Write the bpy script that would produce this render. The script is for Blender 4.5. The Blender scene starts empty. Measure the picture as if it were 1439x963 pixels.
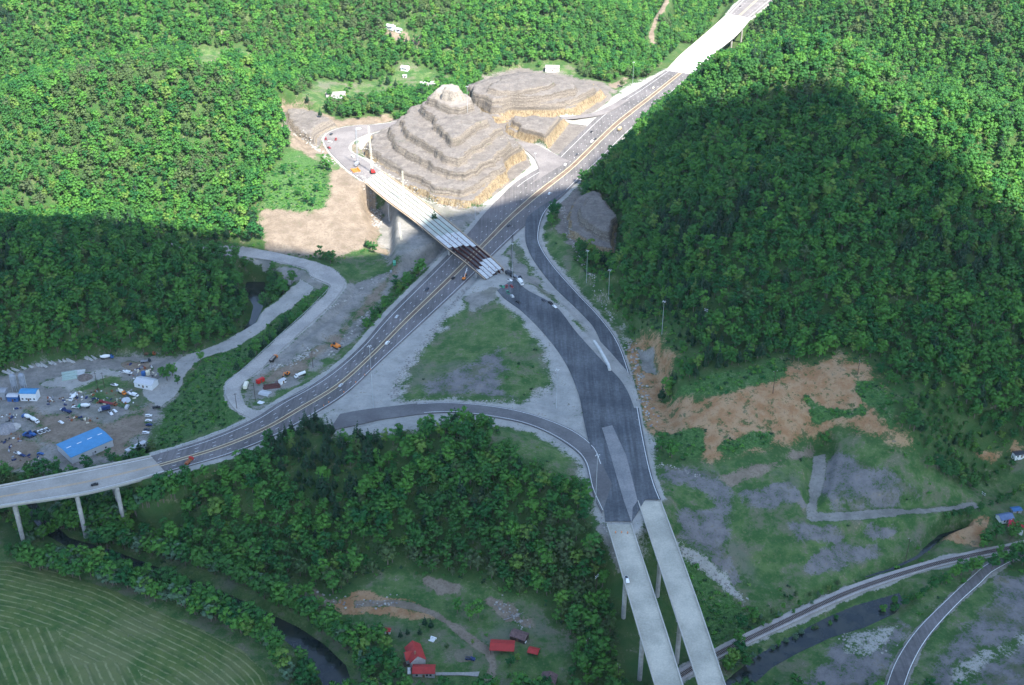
import bpy, bmesh, math, random
import numpy as np
random.seed(7); rng = np.random.default_rng(7)
sc = bpy.context.scene; COL = sc.collection
R = math.radians
# ------------------------------------------------------------------ camera, sky, sun, exposure
CZ = 459.0; PITCH = R(30); FPX = 1700.0; CX0, CY0 = 719.5, 481.5
cam = bpy.data.cameras.new('camera'); cam.sensor_width = 36; cam.lens = 36*FPX/1439
cam.clip_start = 1; cam.clip_end = 20000
co = bpy.data.objects.new('camera', cam); COL.objects.link(co); sc.camera = co
co.location = (0, 0, CZ); co.rotation_euler = (math.pi/2-PITCH, 0, 0)
SUN = np.array([0.42, -0.52, 0.95]); SUN = SUN/np.linalg.norm(SUN)
SEL = math.asin(SUN[2]); SAZ = math.atan2(SUN[0], SUN[1])
w = bpy.data.worlds.new('World'); sc.world = w; w.use_nodes = True
nt = w.node_tree; nt.nodes.clear()
sky = nt.nodes.new('ShaderNodeTexSky'); sky.sky_type = 'NISHITA'; sky.sun_disc = False
sky.sun_elevation = SEL; sky.sun_rotation = SAZ; sky.altitude = 300; sky.air_density = 1.0; sky.dust_density = 0.7; sky.ozone_density = 1.25
bg = nt.nodes.new('ShaderNodeBackground'); bg.inputs[1].default_value = 0.15
wo = nt.nodes.new('ShaderNodeOutputWorld'); nt.links.new(sky.outputs[0], bg.inputs[0]); nt.links.new(bg.outputs[0], wo.inputs[0])
sl = bpy.data.lights.new('sun', 'SUN'); sl.energy = 4.4; sl.angle = R(0.5); sl.color = (1, .95, .87)
so = bpy.data.objects.new('sun', sl); COL.objects.link(so)
from mathutils import Vector
so.rotation_euler = Vector(SUN).to_track_quat('Z', 'Y').to_euler()
sc.view_settings.view_transform = 'Standard'; sc.view_settings.look = 'None'; sc.view_settings.gamma = 1
sc.view_settings.exposure = 1.55
sc.cycles.max_bounces = 4; sc.cycles.diffuse_bounces = 2; sc.cycles.transparent_max_bounces = 4; sc.cycles.volume_bounces = 0
sc.cycles.use_denoising = True

# ------------------------------------------------------------------ picture <-> place
cp, sp = math.cos(PITCH), math.sin(PITCH)
def ray(px, py):
    a = (px-CX0)/FPX; b = -(py-CY0)/FPX
    return np.array([a, cp+b*sp, -sp+b*cp])
def P(px, py, z=0.0):
    d = ray(px, py); t = (z-CZ)/d[2]
    return np.array([d[0]*t, d[1]*t, z])
def proj(x, y, z):
    dz = z-CZ; dep = y*cp-dz*sp; up = y*sp+dz*cp
    return CX0+FPX*x/dep, CY0-FPX*up/dep

# ------------------------------------------------------------------ value noise
_perm = rng.random((256, 256))
def vnoise(x, y):
    xi = np.floor(x).astype(int); yi = np.floor(y).astype(int); fx = x-xi; fy = y-yi
    fx = fx*fx*(3-2*fx); fy = fy*fy*(3-2*fy)
    a = _perm[xi & 255, yi & 255]; b = _perm[(xi+1) & 255, yi & 255]; c = _perm[xi & 255, (yi+1) & 255]; d = _perm[(xi+1) & 255, (yi+1) & 255]
    return (a*(1-fx)+b*fx)*(1-fy)+(c*(1-fx)+d*fx)*fy-.5
def fbm(x, y, s, o=4):
    r = 0; a = 1
    for k in range(o):
        r = r+a*vnoise(x/s+17.3*k, y/s-9.1*k); s = s/2.03; a *= .5
    return r

# ------------------------------------------------------------------ terrain grid: a fan that widens with distance
U = np.concatenate([[-9, -5, -3, -2, -1.5, -1.25, -1.1], np.linspace(-1, 1, 880), [1.1, 1.25, 1.5, 2, 3, 5, 9]])
ys = [470.0]
while ys[-1] < 2000: ys.append(ys[-1]+(1.25 if 1030 < ys[-1] < 1290 else 0.9*(ys[-1]/470)**1.15) if ys[-1] < 1330 else ys[-1]+4+(ys[-1]-1330)*.012)
YR = np.array([-4000, -2500, -1500, -900, -500, -200, 0, 150, 260, 340, 400, 440, 458]+ys+[2050, 2120, 2220, 2350, 2550, 2900, 3400, 4200, 5500, 8000], float)
def hwid(y): return 190+0.5*np.clip(y, 400, 2600)
XX = U[None, :]*hwid(YR)[:, None]; YY = np.repeat(YR[:, None], len(U), 1)

CTRL = [  # pixel column, pixel row, height
 # river flat and hay field
 (-60,800,-32),(0,800,-32),(0,950,-32),(200,930,-32),(350,940,-32),(150,850,-32),(60,740,-34),(-80,720,-34),(300,800,-33),(420,850,-31),(450,960,-34),
 (560,880,-30),(640,940,-30),(720,900,-29),(540,850,-29),(780,930,-31),(620,840,-28),
 # near wooded hill
 (330,650,-2),(400,615,3),(450,605,6),(560,606,9),(640,606,9),(700,612,7),(760,645,4),(815,690,1),(838,745,-3),(290,675,-12),(230,700,-24),(190,745,-33),
 (400,700,-14),(550,720,-12),(700,740,-12),(480,780,-27),(600,795,-25),(700,800,-22),(760,840,-26),(830,830,-26),(850,900,-32),(800,780,-14),
 # under the twin bridges, fill slope, railway flat
 (898,760,-10),(905,800,-20),(920,850,-32),(960,930,-36),(900,950,-35),(1010,850,-31),(1000,930,-34),
 (935,680,0),(1000,680,-3),(960,780,-15),(1050,840,-30),(1100,780,-20),(1150,722,-11),(1145,640,-4),(1250,722,-16),(1370,712,-23),(1250,670,-2),(1180,625,4),(1100,640,2),(1040,660,1),(1060,720,-9),
 (1200,775,-25),(1290,765,-30),(1100,870,-33),(1300,800,-31),(1370,780,-31),(1439,720,-30),(1500,700,-30),(1410,660,-26),(1500,640,-24),(1340,640,-16),
 (1250,960,-33),(1390,800,-31),(1439,880,-33),(1520,850,-33),(1150,950,-34),(1330,900,-33),
 # orange slope and cut beside the ramp
 (1000,640,3),(1100,600,9),(1200,600,12),(1290,635,4),(1000,560,20),(1100,530,27),(1205,510,32),(1290,590,18),(960,600,8),(935,590,5),(920,480,17),(945,520,20),(960,470,28),(905,440,16),(880,400,14),
 (840,330,16),(830,300,16),(860,380,24),
 # big right hill: flank above the highway
 (872,250,14),(852,285,12),(905,200,26),(945,150,28),(930,160,28),(985,108,60),(1015,84,80),
 (1340,640,-10),(1350,600,2),(1439,610,-4),(1520,620,-6),
 # overpass hollow, left roads, yard
 (545,322,-17),(582,346,-12),(610,372,-3),(520,390,-10),(470,430,-8),(430,500,-5),(400,540,-3),(560,350,-15),(600,340,-11),(500,355,-9),
 (450,410,-5),(300,560,-10),(250,590,-20),(330,510,-12),(390,440,-16),(430,405,-9),(370,400,-14),(320,440,-22),(350,420,-25),(240,500,-22),(150,560,-23),(30,560,-23),(-80,560,-23),(100,640,-24),(0,650,-24),(200,620,-23),(150,690,-30),(50,700,-33),(-80,680,-30),
 (270,640,-12),(100,500,-21),(-80,510,-20),
 # left wooded hill in two waves with the old road between
 (0,480,-8),(100,470,-4),(200,450,-6),(280,430,-12),(300,390,-8),(0,400,14),(120,390,14),(230,375,4),(0,325,28),(110,328,27),(190,338,16),(240,350,4),(-120,320,32),
 (370,340,-1),(420,340,-6),(400,280,6),(440,250,11),(460,300,0),(500,300,-4),(520,330,-9),(400,165,26),(430,165,18),(380,200,22),(340,250,10),(330,310,-3),(350,200,26),
 # background left
 (0,110,30),(-120,110,34),(0,40,70),(0,-20,100),(150,40,66),(150,-20,95),(150,80,34),(300,60,45),(300,0,75),(420,60,30),(420,0,60),
(470,140,8),(430,110,16),(560,45,40),(520,90,10),(590,108,6),(600,0,70),(650,60,22),(700,100,6),(560,140,5),(620,100,6),
 (750,30,40),(775,100,5),(750,-20,66),(850,50,14),(850,0,34),(900,100,-4),(925,40,8),(960,55,-18),(990,20,-14),(1010,-30,10),
 (1025,75,-22),(1060,50,-14),(1090,25,0),(1130,40,16),(1200,50,36),(1200,0,70),(1300,60,50),(1300,0,84),(1439,120,44),(1439,50,78),(1439,0,100),(1100,-10,40),(1520,100,60),(1300,110,20),(1180,72,18),(1560,0,130),
 # road platforms
 (560,572,1),(700,580,1),(780,600,2),(850,640,2),(870,560,2),(820,480,4),(760,430,7),(800,400,1),(760,350,0),(720,400,7),(700,450,6),(690,520,3),(620,540,1),(700,560,1),(650,480,2),(600,450,0),(540,540,0),
 (650,330,0),(500,480,-1),(440,560,0),(350,600,-1),(800,250,0),(860,190,0),(930,110,0),(740,290,0),(480,200,9),(520,180,9),(600,170,8),(700,185,4),(750,170,3),(830,165,2),(870,130,2),(640,300,0),(560,280,0),
 (650,130,9),(600,130,9),(731,100,9),(800,105,6),
]
def prof(px, py, z, steps):
    """a hillside seen in one column: foot, then (row, slope) upward"""
    Yp = (CZ-z)/math.tan(PITCH+math.atan((py-CY0)/FPX)); CTRL.append((px, py, z))
    for r_, s in steps:
        t = math.tan(PITCH+math.atan((r_-CY0)/FPX)); zn = (z+s*(CZ/t-Yp))/(1+s/t); Yp = (CZ-zn)/t; z = zn; CTRL.append((px, r_, z))
    LEE.append((px, Yp, z))   # the lee side falls away again
LEE = []
prof(905, 440, 16, [(380,.2),(310,.15),(240,.12),(190,.12)])
prof(960, 470, 26, [(400,.26),(320,.24),(240,.18),(140,.15)])
prof(1000, 505, 30, [(420,.28),(330,.25),(240,.22),(150,.18),(92,.14)])
prof(1050, 500, 30, [(420,.32),(330,.3),(240,.27),(150,.18),(85,.13)])
prof(1120, 495, 32, [(420,.35),(330,.32),(240,.28),(150,.18),(72,.13)])
prof(1190, 495, 34, [(420,.38),(330,.36),(240,.3),(150,.22),(80,.15)])
prof(1255, 480, 36, [(400,.42),(310,.38),(220,.34),(125,.2)])
prof(1340, 520, 28, [(430,.48),(340,.44),(250,.4),(162,.3)])
prof(1439, 560, 10, [(420,.52),(300,.5),(185,.45)])
prof(1540, 560, 6, [(420,.55),(300,.5),(220,.45)])
for q in (-120, 0, 60, 130): prof(q, 300, -2+max(0, 60-q)*.12, [(230,.5),(170,.5),(165 if q < 50 else 142 if q < 100 else 122,.5)])
prof(210, 305, -4, [(240,.45),(170,.42),(102,.35)])
prof(290, 320, -6, [(250,.4),(180,.36),(95,.28)])
prof(345, 300, 0, [(240,.3),(180,.3),(98,.25)])
cx = []; cz = []
for a, b, z in CTRL:
    p = P(a, b, z); cx.append(p[:2]); cz.append(z)
for px_, Y_, z_ in LEE:
    if Y_ < 1400:
        dY = 150; cx.append(((px_-CX0)/FPX*((Y_+dY)*cp+(CZ-z_)*sp), Y_+dY)); cz.append(max(z_*.45, 10))
for ax in (-3500, -1200, 0, 1200, 3500):
    for ay, z in ((-3000, 150), (-800, 60), (200, -20), (2600, 190), (5000, 220)):
        cx.append((ax, ay)); cz.append(z)
for ay in (600, 1000, 1500, 2000):
    for ax in (-2200, 2200): cx.append((ax, ay)); cz.append(120)
cx = np.array(cx); cz = np.array(cz, float)
def kern(d2): return np.sqrt(d2+18.0**2)
A = kern(((cx[:, None]-cx[None])**2).sum(-1)); n = len(cx)
A[np.arange(n), np.arange(n)] += -1.5   # slight smoothing
Pm = np.concatenate([np.ones((n, 1)), cx/1000], 1)
M_ = np.block([[A, Pm], [Pm.T, np.zeros((3, 3))]])
sol = np.linalg.solve(M_, np.concatenate([cz, np.zeros(3)]))
ZZ = np.full(XX.shape, sol[n]) + sol[n+1]*XX/1000+sol[n+2]*YY/1000
for k in range(n): ZZ += sol[k]*kern((XX-cx[k, 0])**2+(YY-cx[k, 1])**2)

class Grid: pass
def hgt(x, y):
    x = np.atleast_1d(np.asarray(x, float)); y = np.atleast_1d(np.asarray(y, float))
    j = np.clip(np.searchsorted(YR, y)-1, 0, len(YR)-2); fy = (y-YR[j])/(YR[j+1]-YR[j]); fy = np.clip(fy, 0, 1)
    u = x/hwid(y); i = np.clip(np.searchsorted(U, u)-1, 0, len(U)-2); fx = np.clip((u-U[i])/(U[i+1]-U[i]), 0, 1)
    return (ZZ[j, i]*(1-fx)+ZZ[j, i+1]*fx)*(1-fy)+(ZZ[j+1, i]*(1-fx)+ZZ[j+1, i+1]*fx)*fy
_T = np.arange(450, 3200, 1.5)
def G(px, py, dz=0.0):
    """the point of the ground seen at this pixel"""
    d = ray(px, py); x = d[0]*_T; y = d[1]*_T; z = CZ+d[2]*_T
    below = z < hgt(x, y)+dz
    k = int(np.argmax(below)) if below.any() else len(_T)-1
    t = _T[k]
    for _ in range(10):
        pass
    t0, t1 = _T[max(k-1, 0)], _T[k]
    for _ in range(12):
        tm = (t0+t1)/2
        if CZ+d[2]*tm < hgt(d[0]*tm, d[1]*tm)[0]+dz: t1 = tm
        else: t0 = tm
    return np.array([d[0]*t1, d[1]*t1, CZ+d[2]*t1])

def window(xmin, xmax, ymin, ymax):
    j0, j1 = np.searchsorted(YR, [ymin, ymax]); j0 = max(j0-1, 0); j1 = min(j1+1, len(YR))
    h = hwid(YR[j0:j1]); lo = (xmin/h).min(); hi = (xmax/h).max()
    i0, i1 = np.searchsorted(U, [lo, hi]); return slice(j0, j1), slice(max(i0-1, 0), min(i1+1, len(U)))
def sdf(poly, X, Y):
    """signed distance, positive inside"""
    d2 = np.full(X.shape, 1e18); ins = np.zeros(X.shape, bool); m = len(poly)
    for k in range(m):
        ax, ay = poly[k][:2]; bx, by = poly[(k+1) % m][:2]; ex, ey = bx-ax, by-ay; L = ex*ex+ey*ey+1e-9
        t = np.clip(((X-ax)*ex+(Y-ay)*ey)/L, 0, 1)
        d2 = np.minimum(d2, (X-ax-t*ex)**2+(Y-ay-t*ey)**2)
        if ay != by:
            c = ((ay > Y) != (by > Y)) & (X < (bx-ax)*(Y-ay)/(by-ay)+ax); ins ^= c
    d = np.sqrt(d2); return np.where(ins, d, -d)
def sstep(x): x = np.clip(x, 0, 1); return x*x*(3-2*x)
def catmull(pts, sub):
    pts = [np.asarray(p, float) for p in pts]; out = []
    for k in range(len(pts)-1):
        p0 = pts[max(k-1, 0)]; p1 = pts[k]; p2 = pts[k+1]; p3 = pts[min(k+2, len(pts)-1)]
        for s in range(sub):
            t = s/sub
            out.append(.5*((2*p1)+(-p0+p2)*t+(2*p0-5*p1+4*p2-p3)*t*t+(-p0+3*p1-3*p2+p3)*t**3))
    out.append(pts[-1]); return np.array(out)
def ribbon(st, sub=8):
    """stations (left px, left py, right px, right py, z) -> world arrays left, right"""
    L = catmull([P(a, b, z) for a, b, c, d, z in st], sub); Rr = catmull([P(c, d, z) for a, b, c, d, z in st], sub)
    return L, Rr
def carve(Lw, Rw, margin=2.0, blend=14.0, drop=0.45, up=None):
    C = (Lw+Rw)/2; H = np.linalg.norm((Lw-Rw)[:, :2], axis=1)/2
    mx = H.max()+margin+blend
    wj, wi = window(C[:, 0].min()-mx, C[:, 0].max()+mx, C[:, 1].min()-mx, C[:, 1].max()+mx)
    X = XX[wj, wi]; Y = YY[wj, wi]; best = np.full(X.shape, 1e9); zb = np.zeros(X.shape)
    for k in range(len(C)-1):
        ax, ay, az = C[k]; bx, by, bz = C[k+1]; ex, ey = bx-ax, by-ay; L = ex*ex+ey*ey+1e-9
        t = np.clip(((X-ax)*ex+(Y-ay)*ey)/L, 0, 1)
        d = np.hypot(X-ax-t*ex, Y-ay-t*ey)-(H[k]*(1-t)+H[k+1]*t)
        m = d < best; best = np.where(m, d, best); zb = np.where(m, az+(bz-az)*t, zb)
    wgt = 1-sstep((best-margin)/blend)
    ZZ[wj, wi] = ZZ[wj, wi]*(1-wgt)+(zb-drop)*wgt
def flatten(pix, z, blend=10.0, margin=0.0, zz=None):
    poly = [P(a, b, z) for a, b in pix]; q = np.array(poly); mx = blend+margin+5
    wj, wi = window(q[:, 0].min()-mx, q[:, 0].max()+mx, q[:, 1].min()-mx, q[:, 1].max()+mx)
    d = sdf(poly, XX[wj, wi], YY[wj, wi]); wgt = sstep((d+margin+blend)/blend)
    ZZ[wj, wi] = ZZ[wj, wi]*(1-wgt)+z*wgt
# ------------------------------------------------------------------ road traces: left edge, right edge, height
M_FAR = [(1105,-60,1150,-58,0),(1071,-28,1112,-22,0),(1040,1,1079,6,0),(1022,20,1054,26,0)]
M_MAIN = [(936,99,973,104,0),(900,123,925,147,0),(850,155,881,188,0),(800,202,837,231,0),(774,226,815,251,0),(728,254,789,277,0),(703,277,763,297,0),(680,301,739,316,0),(655,331,705,347,0),(606,381,652,399,0),(546,441,590,457,0),(505,488,540,503,0),(456,529,489,551,0),(395,564,440,583,0),(353,590,385,613,0),(290,617,320,639,0),(212,641,233,664,0)]
S_RAMP = [(478,582,462,606,0),(505,577,503,597,.3),(543,572,547,588,.8),(613,565.5,630,580,1.2),(680,569,713,590,1.5),(740,580,760,604,1.6),(800,602,800,627,1.8),(834,627,822,650,2),(845,650,832,690,2),(860,680,846,722,2)]
D_ROAD = [(699,408,723,391,8.4),(710,420,740,407,8),(733,437,780,430,7.3),(763,467,810,467,6),(793,507,846,507,4.5),(813,553,876,540,3.2),(822,597,893,580,2.3),(835,650,902,630,2),(846,700,915,680,2),(851,733,888,733,2)]
R_ROAD = [(790,272,815,253,0),(756,293,783,279,0),(741,306,764,302,.3),(738,322,757,330,.5),(740,344,761,348,.8),(753,370,780,376,1.2),(780,404,813,413,1.6),(817,440,847,450,1.8),(838,466,872,488,2),(852,510,893,553,2),(862,560,904,610,2.05),(872,610,912,650,2.05),(886,665,920,680,2.05),(896,702,929,702,2.05)]
N_ROAD = [(512,255,535,240,9),(486,236,516,227,9),(460,208,491,211,9),(457,191,495,199,9),(475,181,511,190,9),(503,176,532,184,9),(542,173.5,545,179,9),(598,160,598,165,8)]
X1 = [(690,192,706,188,2.5),(716,196,728,199,2),(734,208,752,203,1),(752,224,771,212,.4),(757,246,790,222,.1),(740,262,800,226,.05)]
X2 = [(790,168,786,164,3),(815,166,806,163,1.5),(850,160,838,157,.5),(885,140,872,141,.1)]
W_ROAD = [(366,600,392,578,-.35),(353,589,370,579,-.25),(330,575,345,571,-.4),(317,554,337,554,-.8),(320,537,341,539,-1.2),(350,513,368,517,-1.8),(394,473,411,477,-2.8),(434,437,452,440,-3.6),(458,414,473,418,-4),(465,402,484,400,-4.4),(452,395,477,386,-4.8),(437,388,460,375,-5.2),(428,377,434,366,-6),(380,366,381,354,-7.5),(334,360,334,347,-8),(283,357,283,346,-8),(230,350,230,341,-8),(150,350,150,338,-8)]
W_BR = [(440,403,424,391,-5),(424,418,408,408,-7),(385,446,372,436,-12),(336,484,326,474,-18),(282,504,275,495,-22),(262,520,250,508,-22.5),(250,545,232,526,-22.8),(222,575,200,548,-23)]
RIV_ROAD = [(1268,975,1242,975,-33),(1282,935,1258,930,-33),(1305,895,1288,885,-33),(1345,850,1335,838,-32),(1378,820,1370,806,-31.5),(1396,803,1388,792,-31),(1440,782,1434,770,-31),(1500,770,1495,757,-31)]
RAIL = [(930,973,925,960,-31.5),(1006,928,1000,914,-31.5),(1100,882,1095,868,-31.3),(1200,836,1195,823,-31),(1300,802,1296,791,-30.8),(1368,785,1364,775,-30.6),(1450,768,1446,758,-30.4),(1540,745,1536,735,-30)]
PATH = [(1146,640,1162,636,-5),(1141,680,1155,677,-8.5),(1137,712,1147,712,-11.5),(1141,732,1155,719,-12.5),(1175,731,1185,720,-13.5),(1230,726,1235,716,-15.5),(1300,722,1300,713,-19),(1376,713,1370,706,-23)]
FARM_ROAD = [(668,972,690,972,-29),(680,950,694,947,-29),(688,935,697,930,-29),(680,918,690,912,-29),(662,905,670,899,-28.5),(640,888,646,882,-28.5),(612,868,617,862,-28),(585,857,588,850,-28),(550,850,552,842,-28.5),(500,852,500,845,-29)]
FARM_DRIVE = [(612,949,612,945,-29.5),(650,949,650,945,-29.2),(672,951,674,944,-29)]
TOP_PATH = [(918,70,922,70,2),(913,52,919,52,8),(918,30,924,30,12),(930,10,936,10,20),(938,-8,944,-8,28)]
# ------------------------------------------------------------------ relief and carving
pxg, pyg = proj(XX, YY, ZZ)
rough = fbm(XX, YY, 120, 5)
far = sstep((YY-1350)/500)+sstep((300-YY)/500)
# relief where woods grow: strong on the big hills, none on the flats
hillw = sstep((ZZ-14)/40)
ZZ += rough*(3.0+17*hillw+30*far*hillw)*np.where(ZZ > -20, 1, .25)
ZZ += fbm(XX+500, YY, 22, 3)*(.7+.9*hillw)
FLAT = [
 ([(30,520),(150,500),(235,503),(262,512),(232,560),(222,600),(205,636),(120,662),(0,668),(-120,680),(-120,540)], -23, 14),
 ([(560,878),(640,860),(720,900),(700,975),(520,975),(540,920)], -29, 20),
 ([(350,560),(372,530),(430,480),(470,450),(520,470),(470,520),(420,556),(372,572)], -2.5, 12),
 ([(520,395),(560,340),(600,340),(612,370),(560,420),(500,470),(470,480),(500,430)], -8, 22),
 ([(528,352),(534,328),(520,300),(524,282),(560,284),(600,318),(630,345),(612,362),(575,372),(548,360)], -15, 12),
 ([(820,600),(905,600),(930,702),(890,704),(888,736),(852,736),(835,650)], 1.6, 10),
]
for pl, z, b in FLAT: flatten(pl, z, b)
# hay field and meadow smooth
# terraces cut in the rock: each shelf is an outline and a height
def terrace(shelves, base, wall=2.2, rag=2.5, spill=14):
    lows = [P(a, b, shelves[0][1]) for a, b in shelves[0][0]]; q = np.array(lows)
    wj, wi = window(q[:, 0].min()-40, q[:, 0].max()+40, q[:, 1].min()-40, q[:, 1].max()+40)
    X = XX[wj, wi]; Y = YY[wj, wi]; rg = fbm(X, Y, 18, 5)*rag*2.0+fbm(X+77, Y, 6, 3)*2.6
    z = None
    for k, (pix, top) in enumerate(shelves):
        poly = [P(a, b, top) for a, b in pix]; d = sdf(poly, X, Y)+(rg if k else rg*.35)
        if k == 0:
            w0 = sstep((d+spill)/spill); z = ZZ[wj, wi]*(1-w0)+top*w0; continue
        step = top-shelves[k-1][1]
        # a steep cut, then a shelf that rises gently
        s = sstep(d/wall)*.86+np.clip((d-wall)/22, 0, 1)*.14
        z = np.where(d > 0, np.maximum(z, shelves[k-1][1]+step*s), z)
    ZZ[wj, wi] = z+np.where(sdf([P(a, b, shelves[1][1]) for a, b in shelves[1][0]], X, Y) > 0, fbm(X, Y, 7, 3)*1.5, 0)
    ROCKM[wj, wi] = np.maximum(ROCKM[wj, wi], sstep((sdf([P(a, b, shelves[1][1]) for a, b in shelves[1][0]], X, Y)+3)/3))
ROCKM = np.zeros(XX.shape)
flatten([(560,360),(700,300),(745,240),(775,228),(700,180),(640,168),(560,168),(545,172),(530,190),(512,200),(516,228),(540,262),(560,285)], 3, 10)
terrace([([(503,205),(524,234),(556,262),(600,289),(640,303),(676,291),(702,276),(750,238),(748,214),(722,192),(660,160),(600,158),(560,168),(530,184)], 2.5),
 ([(509,203),(530,231),(565,256),(616,276),(648,284),(668,279),(703,252),(744,219),(741,208),(715,185),(660,158),(600,152),(560,163),(532,180)], 10),
 ([(512,200),(538,225),(575,244),(615,262),(648,268),(664,262),(700,240),(736,212),(736,203),(710,180),(660,152),(600,146),(562,160),(534,178)], 16),
 ([(541,181),(556,204),(596,226),(632,241),(656,245),(684,228),(722,198),(706,176),(660,147),(604,141),(566,154)], 24),
 ([(561,166),(578,190),(604,206),(628,220),(646,224),(672,204),(706,178),(694,160),(660,142),(610,136),(580,146)], 32),
 ([(588,144),(604,160),(618,180),(634,196),(654,186),(686,166),(676,150),(655,136),(616,130)], 41),
 ([(599,134),(612,141),(630,150),(648,151),(664,144),(660,132),(645,124),(616,124)], 49),
 ([(608,128),(622,131),(636,134),(650,132),(648,122),(634,116),(618,119)], 54),
 ([(620,126),(634,129),(646,127),(644,119),(632,114)], 59)], 0)
terrace([([(664,154),(690,174),(740,173),(796,170),(838,158),(868,132),(845,118),(780,103),(731,96),(680,112),(660,130)], 2),
 ([(664,147),(688,163),(745,163),(790,160),(832,146),(856,128),(835,115),(780,103),(731,98),(680,110),(655,122)], 10),
 ([(664,138),(690,150),(735,152),(782,147),(818,133),(842,124),(828,114),(780,104),(731,99),(684,108),(656,118)], 17),
 ([(662,130),(692,139),(735,138),(775,132),(806,124),(812,116),(780,106),(731,101),(690,108),(664,116)], 24),
 ([(684,124),(700,128),(735,127),(765,121),(782,114),(762,106),(731,102),(702,108)], 29)], 0)
terrace([([(708,186),(730,198),(768,216),(778,218),(826,180),(826,171),(802,167),(720,167)], 1.5),
 ([(709,180),(733,193),(768,209),(780,210),(825,174),(822,168),(796,165),(716,163)], 7),
 ([(716,170),(742,183),(764,192),(786,194),(812,170),(796,163),(720,160)], 14)], 0)
terrace([([(395,150),(430,152),(472,163),(492,172),(470,180),(456,190),(452,205),(440,215),(415,190),(398,178)], 10),
 ([(400,150),(430,152),(465,163),(472,170),(458,178),(449,190),(444,198),(430,188),(405,172)], 17)], 9, spill=10)
terrace([([(798,274),(835,262),(868,300),(870,370),(850,400),(800,355),(786,320)], 3),
 ([(808,276),(838,264),(866,300),(862,350),(832,345),(800,322),(800,296)], 10),
 ([(820,278),(842,268),(866,300),(858,330),(830,318),(814,300)], 17)], 0, spill=12)
ROADS = [(M_FAR,3,16),(M_MAIN,5,8),(S_RAMP,3,10),(D_ROAD,4,11),(R_ROAD,3,10),(N_ROAD,4,9),(X1,1.5,4),(X2,1.5,4),(W_ROAD,2,8),(W_BR,1,8),(RIV_ROAD,2,10),(RAIL,2,5),(PATH,1,6),(FARM_ROAD,1,8),(FARM_DRIVE,1,6),(TOP_PATH,1,8)]
RB = {}
for k, (st, mg, bl) in enumerate(ROADS):
    Lw, Rw = ribbon(st); RB[k] = (Lw, Rw)
for k in (15, 14, 13, 12, 11, 10, 9, 8, 7, 6, 5, 4, 3, 2, 1, 0): carve(*RB[k], margin=ROADS[k][1], blend=ROADS[k][2])
# river channels
RIVER = {'river': ([(338,395,372,398,-30),(345,415,372,420,-30),(330,440,362,448,-31),(290,462,318,474,-31.5),(200,470,200,490,-32),(80,480,80,500,-32),(-60,500,-60,525,-32)], -30),
}
def channel(pix, zw, depth=2.0, blend=9.0):
    poly = [P(a, b, zw) for a, b in pix]; q = np.array(poly)
    wj, wi = window(q[:, 0].min()-25, q[:, 0].max()+25, q[:, 1].min()-25, q[:, 1].max()+25)
    d = sdf(poly, XX[wj, wi], YY[wj, wi]); wgt = sstep((d+blend)/blend)
    ZZ[wj, wi] = np.where(d > 0, np.minimum(ZZ[wj, wi], zw-depth*sstep(d/3)-.25), ZZ[wj, wi]*(1-wgt)+(zw+.0)*wgt)
WATER = {
 'near': ([(462,975),(440,940),(412,910),(384,886),(345,861),(295,837),(228,811),(150,784),(92,767),(60,749),(40,722),(24,706),(46,700),(68,730),(98,756),(160,774),(235,802),(308,829),(368,857),(420,882),(455,905),(486,935),(500,975)], -35.0),
 'back': ([(334,476),(352,448),(356,430),(344,408),(346,396),(372,396),(374,420),(366,440),(352,468)], -27.0),
 'pond': ([(1000,975),(1030,948),(1062,922),(1104,898),(1161,868),(1201,851),(1264,833),(1269,846),(1258,862),(1215,882),(1168,896),(1121,918),(1085,938),(1045,975)], -34.8),
 'creek': ([(1215,810),(1250,799),(1288,781),(1300,768),(1320,751),(1352,742),(1356,745),(1326,755),(1307,772),(1290,785),(1252,802),(1216,812)], -33.0),
}
for kk, (pl, z) in WATER.items(): channel(pl, z, blend=5 if kk == 'creek' else 9)

# ------------------------------------------------------------------ ground cover masks
CH = ['grass', 'gravel', 'dirt', 'clay', 'rock', 'hay', 'pale', 'scrub', 'shale']
MK = {c: np.zeros(XX.shape, np.float32) for c in CH}
def gpoly(pix, z=None): return [(P(a, b, z) if z is not None else G(a, b)) for a, b in pix]
def paint_world(poly, ch, amt=1.0, soft=3.0, rag=2.0, grow=0.0):
    q = np.array([p[:2] for p in poly]); mx = soft+rag*2+grow+3
    wj, wi = window(q[:, 0].min()-mx, q[:, 0].max()+mx, q[:, 1].min()-mx, q[:, 1].max()+mx)
    X = XX[wj, wi]; Y = YY[wj, wi]
    d = sdf(poly, X, Y)+grow+(fbm(X, Y, 14, 5)*rag*3 if rag else 0)
    wgt = (sstep((d+soft/2)/soft)*amt).astype(np.float32)
    for c in CH: MK[c][wj, wi] *= (1-wgt)
    if ch: MK[ch][wj, wi] += wgt
def paint(pix, ch, amt=1.0, soft=None, rag=2.6, z=None):
    q = gpoly(pix, z); a = np.array(q); size = min(np.ptp(a[:, 0]), np.ptp(a[:, 1]))
    paint_world(q, ch, amt, (min(max(size*.22, 4), 17) if soft is None else soft), rag)
def paint_ribbon(k, ch, grow, soft=2.0, rag=.6, amt=1.0):
    Lw, Rw = RB[k]; C = (Lw+Rw)/2; V = (Lw-Rw); V[:, 2] = 0; n_ = np.linalg.norm(V, axis=1, keepdims=True); V = V/n_
    poly = list(Lw+V*grow)+list((Rw-V*grow)[::-1]); paint_world(poly, ch, amt, soft, rag)
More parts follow.
